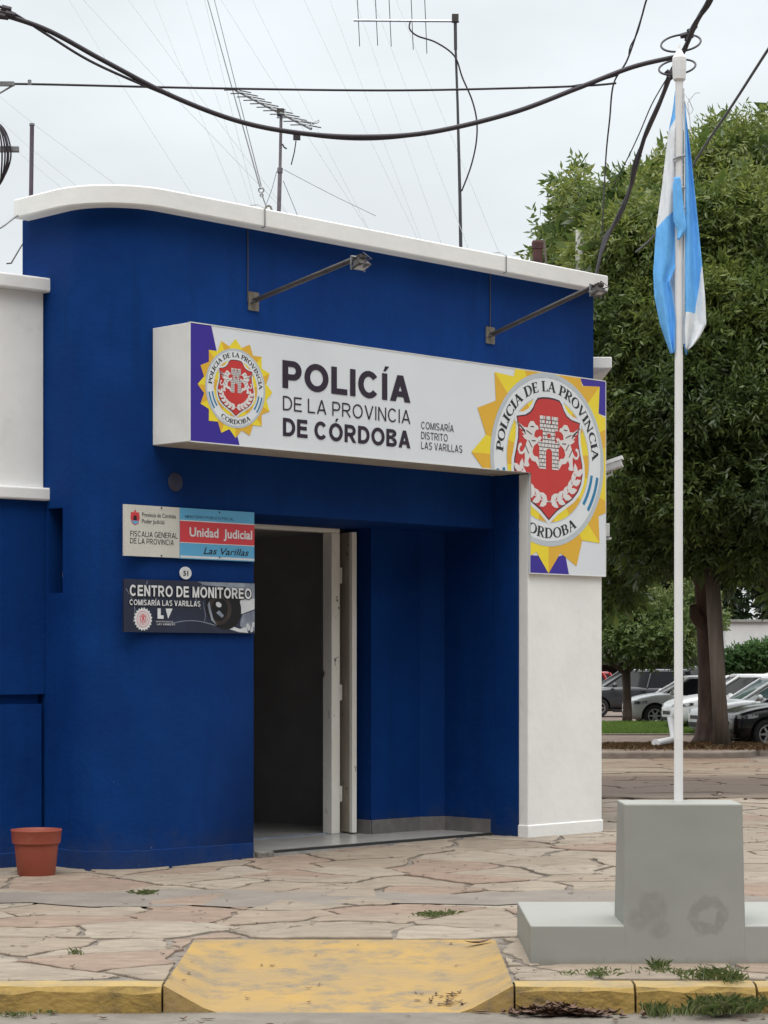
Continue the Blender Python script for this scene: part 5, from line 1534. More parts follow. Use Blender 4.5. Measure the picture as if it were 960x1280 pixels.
# utility pole just outside the frame: its fittings reach into the picture
UP = thing('utility_pole', 'wooden utility pole at the left edge with clamps and coiled black cable', 'utility pole', (-2.83, 14.0, 0.0))
mb = MB(); mb.tube([(0, 0, -.1), (0, 0, 6.9)], [.14, .11], 18); o = mb.build('shaft', 'wood_pole', UP); autosmooth(o, 50)
off = Vector((-2.83, 14.0, 0))
def UL(x, y, Y=13.9): return P(x, y, Y) - off
mb = MB(); a, b = UL(-34, 187), UL(24, 187)
mb.box((a.x, -.13, a.z - .018), (b.x, -.09, b.z + .018)); mb.build('cross_bracket', 'steel_mid', UP, bevel=.004)
mb = MB()
for k in range(4):
    bul = 13 - 3.6 * k
    pts = [UL(-38, 140, 13.87), UL(-16 + k, 146 + k, 13.87), UL(bul * .55 - 3, 160 + k, 13.86 - .012 * k), UL(bul, 184, 13.85 - .012 * k), UL(bul * .9, 205 + k * 2, 13.86 - .012 * k), UL(bul * .2 - 2, 228 + k, 13.87), UL(-18, 250 - k * 3, 13.88), UL(-38, 262 - 4 * k, 13.9)]
    mb.tube(catm(pts, 6), .0055 if k != 1 else .009, 6)
mb.build('cable_coil', 'cable', UP, smooth=True)
mb = MB(); a, b = UL(-40, 105), UL(18, 105)
mb.box((a.x, -.12, a.z - .012), (b.x, -.085, b.z + .012)); mb.tube([UL(37, 106), UL(37, 100)], .012, 8); mb.tube([UL(16, 107), UL(4, 114), UL(-14, 124)], .006, 6)
mb.build('strain_clamp', 'steel_mid', UP)
mb = MB()
for (x, y, d) in ((2, 12, .035), (8, 8, .03), (13, 15, .03), (5, 18, .028), (-6, 10, .04)):
    mb.tube([UL(x, y) - Vector((d, 0, d * .3)), UL(x, y) + Vector((d, .01, -d * .6))], [.022, .018], 8)
mb.build('cable_clamp', 'cable', UP)

# ------------------------------------------------------------------ roof: antennas, masts, guy wires, flue
an = thing('tv_antenna', 'tall thin roof mast with horizontal bar of hanging rods at the top', 'antenna', P(575, 312, 23.0))
ao = P(575, 312, 23.0); AL = lambda x, y, d=0.0: P(x, y, 23.0 + d) - ao
mb = MB(); mb.tube([AL(577, 380), AL(575, 250), AL(572, 130), AL(569.5, 60)], [.02, .018, .014, .013], 10); mb.tube([AL(569.5, 62), AL(569, 20)], .018, 10)
mb.build('mast', 'wire_dark', an)
mb = MB(); a, b = AL(442, 25.5), AL(574, 26.5); mb.tube([a, b], .013, 8); mb.build('boom', 'alu', an)
mb = MB(); c = AL(569, 23); mb.box((c.x - .035, -.03, c.z - .04), (c.x + .035, .03, c.z + .04)); mb.build('mast_clamp', 'steel_dark', an)
for (x, y1, y0, l) in ((448, 58, -8, 1), (470.5, 57, -10, 1), (487.5, 58, -10, 0), (515, 62, -14, 1), (532, 67, -12, 1)):
    mb = MB(); mb.tube([AL(x - 1.6, y0, .0), AL(x, 25, .0), AL(x + 1.6, y1, .0)], .0048, 6); mb.build('rod', 'wire_dark', an)
mb = MB(); mb.tube(catm([AL(513, 26, -.03), AL(512, 36, -.05), AL(522, 45, -.05), AL(545, 53, -.04), AL(568, 70, -.03), AL(578, 97, -.03), AL(590, 125, -.03), AL(596, 152, -.03), AL(595, 180, -.03), AL(588, 210, -.02), AL(577, 239, -.02)], 6), .009, 6)
mb.build('feed_cable', 'cable', an, smooth=True)

ay = thing('yagi_antenna', 'short roof mast with slanted many-rod antenna and dangling plug', 'antenna', P(348, 268, 20.5))
yo = P(348, 268, 20.5); YL = lambda x, y, d=0.0: P(x, y, 20.5 + d) - yo
mb = MB(); mb.tube([YL(347.5, 300), YL(348.5, 268), YL(350, 212)], .020, 10); mb.tube([YL(350, 214), YL(351.5, 138)], .015, 10); mb.tube([YL(349.7, 216), YL(350.2, 210)], .027, 10)
mb.build('mast', 'mast_grey', ay)
mb = MB(); p0, p1 = YL(295, 113, .45), YL(389, 161, -.35)
mb.tube([p0, p1], .014, 8); mb.build('boom', 'steel_mid', ay)
mb = MB(); c = YL(351, 140); mb.box((c.x - .035, -.04, c.z - .035), (c.x + .03, .04, c.z + .025)); mb.build('mast_clamp', 'steel_dark', ay)
for k in range(11):
    t = (k + .25) / 11; c = p0.lerp(p1, t)
    h = Vector((.118, .13, .012)) * (1 + .15 * t)
    mb = MB(); mb.tube([c - h + Vector((0, 0, -.012)), c + Vector((0, 0, .012)), c + h + Vector((0, 0, .008))], .0055, 6); mb.build('rod', 'steel_dark', ay)
mb = MB(); mb.tube(catm([YL(384, 158, -.3), YL(398, 150, -.25), YL(395, 154, -.3), YL(376, 150, -.2)], 5), .0055, 6); mb.build('folded_dipole', 'steel_mid', ay)
mb = MB(); c = YL(371, 169.5, -.2); mb.prism([(c.x - .033, c.y - .02), (c.x + .033, c.y - .02), (c.x + .033, c.y + .02), (c.x - .033, c.y + .02)], c.z - .04, c.z + .035)
mb.tube([YL(355, 163, -.1), YL(366, 168, -.2)], .005, 6); mb.tube([YL(377, 166, -.25), YL(370, 165, -.2)], .005, 6)
mb.tube([YL(370, 176, -.2), YL(368, 190, -.2), YL(364, 206, -.2)], .006, 6); mb.tube([YL(353, 180), YL(355, 184), YL(358.5, 186)], .008, 6)
mb.build('dangling_plug', 'steel_dark', ay)
mb = MB()
for l in ([(346, 214), (340, 236), (333, 255)], [(355, 212), (385, 228), (420, 246), (470, 270)], [(354, 226), (362, 245), (373, 272)]):
    mb.tube([YL(x, y, (i * .3)) for i, (x, y) in enumerate(l)], .0028, 5)
mb.build('stay_wire', 'wire_grey', ay)

ml = thing('roof_mast', 'plain dull purple roof mast above the rounded left corner', 'mast', P(39, 260, 19.2))
mo = P(39, 260, 19.2)
mb = MB(); mb.tube([P(38.5, 270, 19.2) - mo, P(40, 156, 19.2) - mo], .019, 12); mb.build('pole', 'mast_purple', ml)
mb = MB(); mb.tube([P(40, 157, 19.2) - mo, P(40, 154.5, 19.2) - mo], .024, 12); mb.build('cap', 'steel_mid', ml)

fu = thing('chimney_flue', 'short rusty brown chimney flue behind the roof edge', 'chimney', P(672, 345, 25.0))
mb = MB(); mb.tube([(0, 0, -.2), (0, 0, .33)], .058, 14); mb.build('pipe', 'brick', fu)
mb = MB(); mb.lathe([(.055, .30), (.066, .31), (.068, .38), (.06, .40), (.03, .405), (0, .405)], 14); mb.build('cap', 'brick', fu)
mb = MB(); mb.tube([(.045, -.03, -.2), (.10, -.06, .05), (.07, -.05, .4)], .014, 6); mb.build('vine_stem', 'wood_pole', fu)

# guy wires of a radio tower that stands out of frame: all leave the roof and climb
rb = thing('roof_anchor', 'pair of rusty ring bolts on the cornice edge holding dark stay wires', 'anchor', P(330, 262, 17.9))
ro = P(330, 262, 17.9); RL = lambda x, y, d=0.0: P(x, y, 17.9 + d) - ro
def ringm(mb, c, r, t=.007, m=0):
    mb.tube([c + Vector((r * math.cos(a), 0, r * math.sin(a))) for a in [2 * math.pi * k / 16 for k in range(17)]], t, 6, m, cap=False)
mb = MB(); ringm(mb, RL(335.5, 261), .024, .009); mb.tube([RL(339, 262), RL(342, 266)], .011, 6); mb.tube([RL(336, 265), RL(336, 285)], .008, 6); mb.build('ring_bolt', 'steel_rust', rb)
mb = MB(); ringm(mb, RL(326.5, 237.5), .021, .007); mb.tube([RL(327, 241), RL(329, 248), RL(333, 259)], .006, 6); ringm(mb, RL(327, 244), .012, .006); mb.build('turnbuckle', 'steel_mid', rb)
mb = MB(); mb.tube([RL(325.5, 236), P(290, 110, 22) - ro, P(254, -20, 27) - ro], .006, 6); mb.tube([RL(327.5, 236), P(296, 112, 22) - ro, P(263, -20, 27) - ro], .0045, 6)
mb.build('stay_wire', 'wire_dark', rb)
guy = [  # (x, y) low end -> (x, y) high end as seen; depth grows upward
    ((252, 248), (86, -2)), ((303, 256), (192, -2)), ((321, 262), (232, -2)), ((324, 262), (258, 8)),
    ((376, 274), (160, -2)), ((375, 270), (96, -10)), ((470, 288), (276, -2)), ((468, 286), (315, -2)), ((528, 297), (380, -2)),
    ((532, 300), (412, -2)), ((592, 313), (466, -2)), ((632, 322), (495, -2)), ((556, 303), (444, -2)), ((105, 226), (0, 150)), ((86, 228), (0, 168)), ((160, 228), (0, 120)),
]
for k, (a, b) in enumerate(guy):
    mb = MB()
    y0 = 22 + (k % 5) * .8; y1 = y0 + 8
    p, q = P(a[0], a[1] + 14, y0), P(b[0], b[1], y1)
    q2 = p + (q - p) * 1.25
    mb.tube([p, p.lerp(q2, .5) - Vector((0, 0, .03)), q2], .0028 if k not in (3,) else .004, 5)
    o = mb.build('guy_wire', 'wire_grey')
    tag(o, 'hair-thin grey guy wire climbing steeply from behind the roof into the pale sky', 'wire', 'guy wires in the sky above the roof')

# ------------------------------------------------------------------ foliage
def leaf_cloud(name, blobs, n_spray, leaf, m, parent, seed, droop=.35, per=8, interior=.25, bias=None, rach=.42, spread=(.15, .85)):
    """blobs: (x, y, z, rx, ry, rz). Sprays of narrow leaflets scattered through the outer shell of every blob."""
    rg = np.random.default_rng(seed)
    bl = np.array(blobs, float)
    area = (bl[:, 3] * bl[:, 5]) ** 1.0; pr = area / area.sum()
    ids = rg.choice(len(bl), n_spray, p=pr)
    d = rg.normal(size=(n_spray, 3)); d /= np.linalg.norm(d, axis=1)[:, None]
    rad = np.where(rg.random(n_spray) < interior, rg.uniform(.35, .8, n_spray), rg.normal(.93, .10, n_spray))
    lump = 1 + .16 * np.sin(d[:, 0] * 5 + ids) * np.cos(d[:, 2] * 6 + ids * 2.1)
    c = bl[ids, :3] + d * bl[ids, 3:6] * (rad * lump)[:, None]
    ax = d + rg.normal(scale=.55, size=(n_spray, 3)); ax[:, 2] -= droop
    ax /= np.linalg.norm(ax, axis=1)[:, None]
    tint = np.clip(rg.normal(.45, .13, n_spray) + .22 * np.sin(ids * 1.7) * .6 + (0 if bias is None else bias(c)), 0, 1)
    side = np.cross(ax, rg.normal(size=(n_spray, 3))); side /= np.linalg.norm(side, axis=1)[:, None]
    V, T = [], []
    L, Wd = leaf
    for k in range(per):
        t = (k // 2 + .6) / (per // 2 + .3); sg = 1 if k % 2 else -1
        base = c + ax * (t * rach)[..., None] if np.ndim(t) else c + ax * (t * rach)
        ld = ax * .55 + side * sg * .8 + rg.normal(scale=.22, size=(n_spray, 3)); ld[:, 2] -= .25
        if k == per - 1: ld = ax + rg.normal(scale=.15, size=(n_spray, 3))
        ld /= np.linalg.norm(ld, axis=1)[:, None]
        wv = np.cross(ld, rg.normal(size=(n_spray, 3)) * .6 + np.cross(ax, side)); wv /= np.linalg.norm(wv, axis=1)[:, None]
        ll = L * rg.uniform(.7, 1.25, n_spray)[:, None]; ww = Wd * rg.uniform(.8, 1.2, n_spray)[:, None]
        V.append(np.stack([base, base + ld * ll * .45 + wv * ww, base + ld * ll, base + ld * ll * .45 - wv * ww], 1))
        T.append(np.clip(tint + rg.normal(0, .07, n_spray), 0, 1))
    V = np.concatenate(V).reshape(-1, 3); T = np.repeat(np.concatenate(T), 4)
    nf = len(V) // 4
    me = bpy.data.meshes.new(name)
    me.vertices.add(len(V)); me.vertices.foreach_set('co', V.ravel())
    me.loops.add(nf * 4); me.loops.foreach_set('vertex_index', np.arange(nf * 4, dtype=np.int32))
    me.polygons.add(nf); me.polygons.foreach_set('loop_start', np.arange(0, nf * 4, 4, dtype=np.int32))
    me.update(calc_edges=True)
    at = me.attributes.new('tint', 'FLOAT', 'POINT'); at.data.foreach_set('value', T.astype(np.float32))
    me.materials.append(M[m])
    o = bpy.data.objects.new(name, me); COL.objects.link(o)
    if parent: o.parent = parent
    return o

def blades(name, pts, m, h, w, seed, lean=.5, per=14, spread=.12, parent=None):
    rg = np.random.default_rng(seed)
    pts = np.array(pts, float); n = len(pts) * per
    b = np.repeat(pts, per, 0) + np.concatenate([rg.normal(scale=spread, size=(n, 2)), np.zeros((n, 1))], 1)
    a = rg.uniform(0, 6.28, n); hh = h * rg.uniform(.45, 1.2, n)
    ln = rg.uniform(.1, lean, n) * hh
    d = np.stack([np.cos(a), np.sin(a), np.zeros(n)], 1); s_ = np.stack([-np.sin(a), np.cos(a), np.zeros(n)], 1) * w
    up = np.array([0, 0, 1.0])
    mid = b + d * (ln * .35)[:, None] + up * (hh * .6)[:, None]
    tip = b + d * ln[:, None] + up * hh[:, None] - up * (ln * .25)[:, None]
    V = np.stack([b - s_, b + s_, mid + s_ * .7, tip, mid - s_ * .7], 1).reshape(-1, 3)
    me = bpy.data.meshes.new(name)
    me.vertices.add(len(V)); me.vertices.foreach_set('co', V.ravel())
    me.loops.add(n * 5); me.loops.foreach_set('vertex_index', np.arange(n * 5, dtype=np.int32))
    me.polygons.add(n); me.polygons.foreach_set('loop_start', np.arange(0, n * 5, 5, dtype=np.int32))
    me.update(calc_edges=True)
    at = me.attributes.new('tint', 'FLOAT', 'POINT'); at.data.foreach_set('value', np.repeat(np.clip(rg.normal(.5, .2, n), 0, 1), 5).astype(np.float32))
    me.materials.append(M[m])
    o = bpy.data.objects.new(name, me); COL.objects.link(o)
    if parent: o.parent = parent
    return o

# the big tree over the street corner
TZ = -0.13
big = thing('shade_tree', 'large dense green tree with leafy crown filling the right side', 'tree', (6.95, 46.5, TZ))
bo = Vector((6.95, 46.5, TZ))
mb = MB()
tr = [(-.0, 0, -.05), (.0, 0, .15), (.02, 0, .6), (.0, 0, 1.6), (-.05, .05, 2.8), (-.1, .1, 3.8), (-.2, .2, 5.5), (-.1, .3, 8)]
mb.tube(tr, [.50, .37, .31, .285, .275, .27, .22, .10], 18)
mb.build('trunk', 'bark', big, smooth=True)
for pts, rs in (([(-.1, .1, 3.3), (-.9, -.2, 4.8), (-2.2, -.6, 6.6), (-3.2, -.9, 8.6)], [.2, .17, .12, .05]),
                ([(-.1, .1, 3.6), (.9, -.5, 5.0), (2.1, -1.0, 6.8), (3.2, -1.2, 8.8)], [.21, .18, .12, .05]),
                ([(-.1, .1, 3.9), (.2, 1.1, 5.4), (.5, 2.2, 7.5)], [.18, .13, .05]),
                ([(-.1, .0, 4.4), (-.3, -1.4, 6.0), (-.4, -2.4, 8.0)], [.17, .12, .05]),
                ([(-.12, -.1, 2.5), (-.36, -.2, 2.68), (-.42, -.2, 2.95)], [.16, .13, .07])):
    mb = MB(); mb.tube(catm(pts, 5), [interp(i / (5 * (len(pts) - 1)), [(k / (len(rs) - 1), r_) for k, r_ in enumerate(rs)]) for i in range(5 * (len(pts) - 1) + 1)], 10)
    mb.build('limb', 'bark', big, smooth=True)
PX = lambda x, y, r, dy, dep=1.0: (*(P(x, y, 46.5 + dy) - bo), r * (46.5 + dy) / F, r * dep * (46.5 + dy) / F, r * (46.5 + dy) / F * .9)
bl = [PX(*b) for b in (
    (735, 262, 22, 1.5), (722, 240, 14, 1.2), (770, 256, 36, -1), (806, 236, 30, 1), (826, 250, 40, 0), (866, 222, 44, -1), (908, 188, 40, .5), (950, 188, 42, -1), (1000, 205, 56, 1), (890, 240, 40, 0), (1060, 250, 70, 0),
    (718, 312, 16, 2), (764, 325, 46, -1.5), (805, 310, 66, -2.5), (870, 300, 70, -2), (940, 290, 75, -2.5), (1015, 310, 80, -1),
    (745, 400, 42, 1), (780, 410, 70, -2.5), (850, 400, 75, -3.2), (930, 395, 80, -3.2), (1010, 410, 85, -2), (1085, 370, 80, 0),
    (757, 500, 55, .5), (800, 500, 66, -2.6), (865, 495, 74, -3.6), (945, 500, 78, -3.6), (1030, 510, 85, -2), (1095, 480, 70, 0),
    (760, 590, 58, .5), (815, 590, 62, -2.6), (880, 600, 62, -3.2), (950, 590, 72, -3.6), (1030, 610, 75, -2),
    (778, 672, 45, .3), (825, 665, 50, -1.5), (880, 660, 48, -2.4), (942, 660, 50, -2.8), (1010, 680, 60, -1.5), (925, 712, 16, -1), (1000, 722, 26, -1), (770, 725, 24, 1.0))]
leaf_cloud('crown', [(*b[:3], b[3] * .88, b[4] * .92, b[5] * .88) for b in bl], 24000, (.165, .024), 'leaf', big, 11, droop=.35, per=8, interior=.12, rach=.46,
           bias=lambda c: np.clip((c[:, 2] - 8.2) * .075 - (c[:, 0] + 2) * .02, -.25, .42) + .10 * np.sin(c[:, 0] * 1.9) * np.sin(c[:, 2] * 1.6 + c[:, 1]))  # light and shade put into the tint: lighter at top and left, darker below
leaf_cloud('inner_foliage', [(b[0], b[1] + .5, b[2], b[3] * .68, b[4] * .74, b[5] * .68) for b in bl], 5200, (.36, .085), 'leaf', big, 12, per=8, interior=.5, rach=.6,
           bias=lambda c: -.12)  # inner leaves tinted darker, shade inside the crown put into the colour
# second, lighter tree peeking out at the far left behind the roof
t2 = thing('background_tree', 'thin-topped green tree rising behind the roof edge left of the big tree', 'tree', (5.2, 62, -.2))
o2 = Vector((5.2, 62, -.2))
P2 = lambda x, y, r, dy: (*(P(x, y, 62 + dy) - o2), r * 62 / F, r * 62 / F, r * 62 / F)
mb = MB(); mb.tube([(0, 0, 0), (0, 0, 5), (.3, 0, 12)], [.3, .22, .06], 10); mb.build('trunk', 'bark2', t2, smooth=True)
leaf_cloud('crown', [P2(690, 318, 22, 0), P2(706, 248, 17, 0), P2(712, 225, 13, 0), P2(700, 290, 22, 1), P2(722, 280, 30, 1), P2(740, 340, 50, 1), P2(775, 640, 60, 3), P2(790, 560, 70, 3), P2(850, 620, 80, 3)],
           2600, (.28, .042), 'leaf', t2, 5, rach=.5, bias=lambda c: .05)
# rounded small street tree on the grass
st = thing('street_tree', 'small round street tree with pale green crown on the grass strip', 'tree', (6.87, 62.0, -.13))
mb = MB(); mb.tube([(0, 0, -.05), (.02, 0, .3), (.0, 0, .9), (-.03, 0, 1.5)], [.16, .13, .115, .13], 12); mb.build('trunk', 'bark2', st, smooth=True)
for dx, dy_, dz in ((-.85, -.1, 2.25), (.75, .2, 2.3), (-.35, .4, 2.6), (.3, -.3, 2.7), (-1.1, .2, 2.0)):
    mb = MB(); mb.tube([(-.03, 0, 1.42), (dx * .45, dy_ * .5, 1.75), (dx, dy_, dz)], [.085, .06, .025], 8); mb.build('limb', 'bark2', st, smooth=True)
so = Vector((6.87, 62, -.13))
P3 = lambda x, y, r, dy: (*(P(x, y, 62 + dy) - so), r * 62 / F, r * 62 / F, r * .8 * 62 / F)
leaf_cloud('crown', [P3(785, 770, 30, 0), P3(820, 765, 34, 0), P3(800, 790, 34, -.6), P3(770, 800, 24, -.3), P3(835, 795, 34, -.5), P3(862, 790, 26, 0), P3(800, 812, 22, -.4), P3(850, 815, 20, -.3), P3(878, 770, 26, .4), P3(866, 745, 22, .3), P3(758, 780, 20, 0)],
           3600, (.13, .03), 'leaf_small', st, 21, droop=.1, per=8, rach=.26, interior=.3)
# hedge / shrubs by the white house
hd = thing('garden_shrub', 'bright green garden shrub in front of the white house', 'shrub', (12.9, 74, -.2))
ho = Vector((12.9, 74, -.2))
P4 = lambda x, y, r, dy: (*(P(x, y, 74 + dy) - ho), r * 74 / F * 1.3, r * 74 / F, r * 74 / F * .75)
mb = MB(); 
for dx in (-.6, .1, .8): mb.tube([(dx, 0, 0), (dx * 1.3, 0, .9), (dx * 1.6, .1, 1.6)], [.06, .045, .02], 6)
mb.build('stem', 'bark2', hd)
leaf_cloud('foliage', [P4(926, 822, 11, 0), P4(950, 818, 14, 0), P4(980, 818, 16, 0), P4(915, 830, 8, -.2), P4(940, 826, 10, 0)], 1800, (.17, .04), 'leaf_hedge', hd, 31, rach=.3, interior=.3)
# dark trees far behind closing the view under the crown
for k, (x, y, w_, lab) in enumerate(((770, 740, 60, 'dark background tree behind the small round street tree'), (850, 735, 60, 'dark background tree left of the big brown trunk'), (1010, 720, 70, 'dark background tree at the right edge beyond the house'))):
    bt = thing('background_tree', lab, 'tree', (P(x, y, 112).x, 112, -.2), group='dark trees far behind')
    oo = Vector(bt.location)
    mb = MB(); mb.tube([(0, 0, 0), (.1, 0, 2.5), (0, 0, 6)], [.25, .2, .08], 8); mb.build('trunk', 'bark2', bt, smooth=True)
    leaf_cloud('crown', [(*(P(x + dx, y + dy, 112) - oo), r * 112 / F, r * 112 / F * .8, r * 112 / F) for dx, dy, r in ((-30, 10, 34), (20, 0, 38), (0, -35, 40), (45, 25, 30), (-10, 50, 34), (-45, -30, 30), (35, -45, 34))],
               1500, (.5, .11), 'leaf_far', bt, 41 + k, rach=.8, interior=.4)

# ------------------------------------------------------------------ far verge: median, kerb, grass, straw
MZ = -.13
mb = MB()
out = [(2.0, 42.3), (6.4, 42.3), (7.0, 42.8), (7.25, 43.8), (7.1, 45.5), (7.6, 47.5), (7.6, 52.0), (2.0, 52.0)]
mb.prism(out, -.3, MZ); tag(mb.build('median_strip', 'median'), kind='structure')
mb = MB()
ko = [(1.0, 42.05), (6.45, 42.05), (7.15, 42.6), (7.5, 43.7)]; ki = [(1.0, 42.3), (6.4, 42.3), (7.0, 42.8), (7.25, 43.8)]
mb.prism(ko + ki[::-1], -.3, MZ + .012); tag(mb.build('kerb', 'kerb_grey', bevel=.03), kind='structure')
mb = MB(); mb.prism([(2, 52.0), (12, 52.0), (12, 52.35), (2, 52.35)], -.3, MZ + .03); tag(mb.build('path', 'kerb_grey'), kind='structure')
mb = MB(); mb.prism([(2, 52.35), (8.35, 52.35), (8.2, 61.9), (2, 61.9)], -.3, MZ + .0); tag(mb.build('lawn', 'grass_soil'), kind='structure')
rg = np.random.default_rng(2)
gp = np.stack([rg.uniform(5.0, 8.2, 1500), rg.uniform(52.5, 61.7, 1500), np.full(1500, MZ)], 1)
tag(blades('grass', gp, 'grass', .11, .012, 3, per=16, spread=.09), 'short bright green grass strip beside the parked cars', 'grass', kind='stuff')
sp = np.concatenate([np.stack([rg.normal(5.05, .30, 150), rg.uniform(43.6, 45.6, 150), np.full(150, MZ)], 1), np.stack([rg.normal(6.9, .55, 170), rg.uniform(43.4, 46.2, 170), np.full(170, MZ)], 1), np.stack([rg.uniform(4.6, 7.4, 40), rg.uniform(43, 46, 40), np.full(40, MZ)], 1)])
tag(blades('dry_grass', sp, 'straw', .10, .010, 4, lean=1.6, per=14, spread=.16), 'dry brown grass and litter round the tree foot', 'grass', kind='stuff')

# leaning wooden pole in front of the trunk
lp = thing('leaning_post', 'weathered grey wooden post leaning in front of the big tree trunk', 'post', (P(903, 935, 44.3).x, 44.3, MZ))
mb = MB(); a = P(884, 640, 44.6) - Vector(lp.location)
mb.tube([(0, 0, -.05), (a.x * .35, .1, a.z * .35), (a.x, .3, a.z)], [.165, .145, .125], 16); mb.build('shaft', 'wood_pole', lp, smooth=True)
mb = MB(); mb.tube([(.0, -.16, .02), (-.05, -.2, .01), (-.12, -.2, .05)], [.05, .07, .03], 8); mb.build('foot_stone', 'rubble', lp)
cp = thing('concrete_post', 'pale concrete utility pole half hidden by the tree crown behind the roof', 'utility pole', (P(726, 330, 44.6).x, 44.6, -.2))
mb = MB(); mb.tube([(0, 0, 0), (0, 0, P(726, 288, 44.6).z + .2)], [.17, .105], 14); mb.build('shaft', 'concrete_pole', cp, smooth=True)
mb = MB(); mb.box((-.2, .1, 8.2), (.5, .2, 8.28)); mb.build('cross_arm', 'steel_mid', cp)
# white bent barrier pipe
bp_ = thing('pipe_barrier', 'white bent pipe barrier on the bare soil behind the flagpole', 'barrier', (P(838, 925, 46).x, 46.0, MZ))
bo_ = Vector(bp_.location)
mb = MB(); q = [P(820, 929, 44.2) - bo_, P(840, 924.5, 45.2) - bo_, P(842, 921, 45.4) - bo_, P(838, 896, 45.8) - bo_]
mb.tube(catm(q, 6), .07, 12); mb.build('pipe', 'pole_white', bp_, smooth=True)
mb = MB(); c = q[0]; mb.tube([c, c + (q[0] - q[1]).normalized() * .03], .085, 12); mb.tube([q[3], q[3] + Vector((0, 0, .03))], .085, 12)
mb.build('flange', 'pole_white', bp_)

# ------------------------------------------------------------------ parked cars
def make_car(loc, yaw, body, label, L=4.2, Wd=1.75, H=1.48, kind='hatch', glass='glass_dark', wheel=.32, rim='rim'):
    t = thing('parked_car', label, 'car', loc, yaw, 'cars parked along the grass and the plaza')
    hw = Wd / 2
    # side profile, front at +x : (x, z_low, z_top of the lower body, half width)
    fr, re = L / 2, -L / 2
    belt = H * .62
    st = [(fr, .36, .60, .60), (fr - .03, .25, .72, .80), (fr - .16, .21, .80, .91), (fr - .42, .20, .88, .965), (fr - .80, .19, .945, .99), (fr - 1.12, .19, .975, 1.0),
          (.2, .19, belt + .005, 1.0), (-.6, .19, belt + .02, 1.0), (re + .75, .20, belt + .05, .99), (re + .28, .24, belt + .05, .95), (re + .06, .34, belt - .02, .86), (re, .45, belt - .12, .74)]
    if kind == 'suv': st = [(x, zl + .05, zt * 1.06 if x > 0 else zt, w) for x, zl, zt, w in st]
    sec = lambda zl, zt, w: [(0, zl), (w * .86, zl), (w * .97, zl + .10), (w, zl + .30 * (zt - zl) + .05), (w * .985, zl + .68 * (zt - zl)), (w * .94, zt - .045), (w * .82, zt - .004), (w * .4, zt + .018), (0, zt + .022)]
    mb = MB(); rows = []
    for x, zl, zt, w in st:
        half = sec(zl, zt, w * hw)
        ring = [(x, y, z) for y, z in half] + [(x, -y, z) for y, z in half[-2:0:-1]]
        rows.append([len(mb.v) + k for k in range(len(ring))]); mb.v += ring
    n = len(rows[0])
    for a, b in zip(rows, rows[1:]):
        for k in range(n):
            mb.f.append((a[k], a[(k + 1) % n], b[(k + 1) % n], b[k])); mb.m.append(0)
    mb.f += [tuple(rows[0]), tuple(rows[-1])]; mb.m += [0, 0]
    bo = mb.build('body', [body, 'trim_black'], t)
    ss = bo.modifiers.new('subdivision', 'SUBSURF'); ss.levels = 2; ss.render_levels = 2
    # wheel wells
    wx = (fr - .74, re + .78)
    cu = MB()
    for x in wx:
        for sg in (1, -1):
            cu.tube([(x, sg * (hw - .24), wheel), (x, sg * (hw + .2), wheel)], wheel + .065, 28, 1)
    co = cu.build('cutter', [body, 'trim_black'], t)
    bm_ = bo.modifiers.new('wells', 'BOOLEAN'); bm_.operation = 'DIFFERENCE'; bm_.object = co; bm_.solver = 'EXACT'
    dg = bpy.context.evaluated_depsgraph_get()
    me = bpy.data.meshes.new_from_object(bo.evaluated_get(dg)); bo.modifiers.clear(); bo.data = me
    bpy.data.objects.remove(co)
    autosmooth(bo, 45)
    def hug(pt, off):
        ok, co, no, _i = bo.closest_point_on_mesh(pt)
        return co + no * off if ok else pt
    def patch(mb_, grid):
        i = len(mb_.v); w_ = len(grid[0])
        for row in grid: mb_.v += [tuple(q) for q in row]
        for r_i in range(len(grid) - 1):
            for k in range(w_ - 1):
                mb_.f.append((i + r_i * w_ + k, i + r_i * w_ + k + 1, i + (r_i + 1) * w_ + k + 1, i + (r_i + 1) * w_ + k)); mb_.m.append(0)
    # greenhouse
    roof_z = H
    xb_f, xb_r = fr - .92, re + .26
    xr_f, xr_r = fr - 1.85, re + (.62 if kind == 'hatch' else .45)
    zb = belt - .02
    wb, wr = hw * .93, hw * .70
    low = [(xb_f, .62), (xb_f - .35, .93), (-.2, 1.0), (xb_r + .35, .95), (xb_r, .72)]
    hi = [(xr_f + .05, .80), (xr_f - .25, .97), (-.4, 1.0), (xr_r + .25, .95), (xr_r, .80)]
    g = MB(); i0 = 0
    def ringp(pts, w, z, zdrop=0):
        r_ = [(x, w * k, z) for x, k in pts]; return r_ + [(x, -y, z) for x, y, z in r_[::-1]]
    A, Bq = ringp(low, wb, zb), ringp(hi, wr, roof_z - .07)
    g.v += A + Bq; m_ = len(A)
    for k in range(m_): g.f.append((k, (k + 1) % m_, m_ + (k + 1) % m_, m_ + k)); g.m.append(0)
    g.f.append(tuple(range(m_, 2 * m_))); g.m.append(0)
    gl = g.build('windows', glass, t); autosmooth(gl, 35)
    # roof and pillars
    r_ = MB()
    z0, z1, z2 = roof_z - .085, roof_z - .03, roof_z
    for (pts, w, z) in ((hi, wr * 1.03, z0), (hi, wr * .99, z1), ([(x * .93 + (xr_f + xr_r) / 2 * .07, k) for x, k in hi], wr * .82, z2)):
        r_.v += ringp(pts, w, z)
    for lv in range(2):
        for k in range(m_): r_.f.append((lv * m_ + k, lv * m_ + (k + 1) % m_, (lv + 1) * m_ + (k + 1) % m_, (lv + 1) * m_ + k)); r_.m.append(0)
    r_.f += [tuple(range(m_)), tuple(range(2 * m_, 3 * m_))]; r_.m += [0, 0]
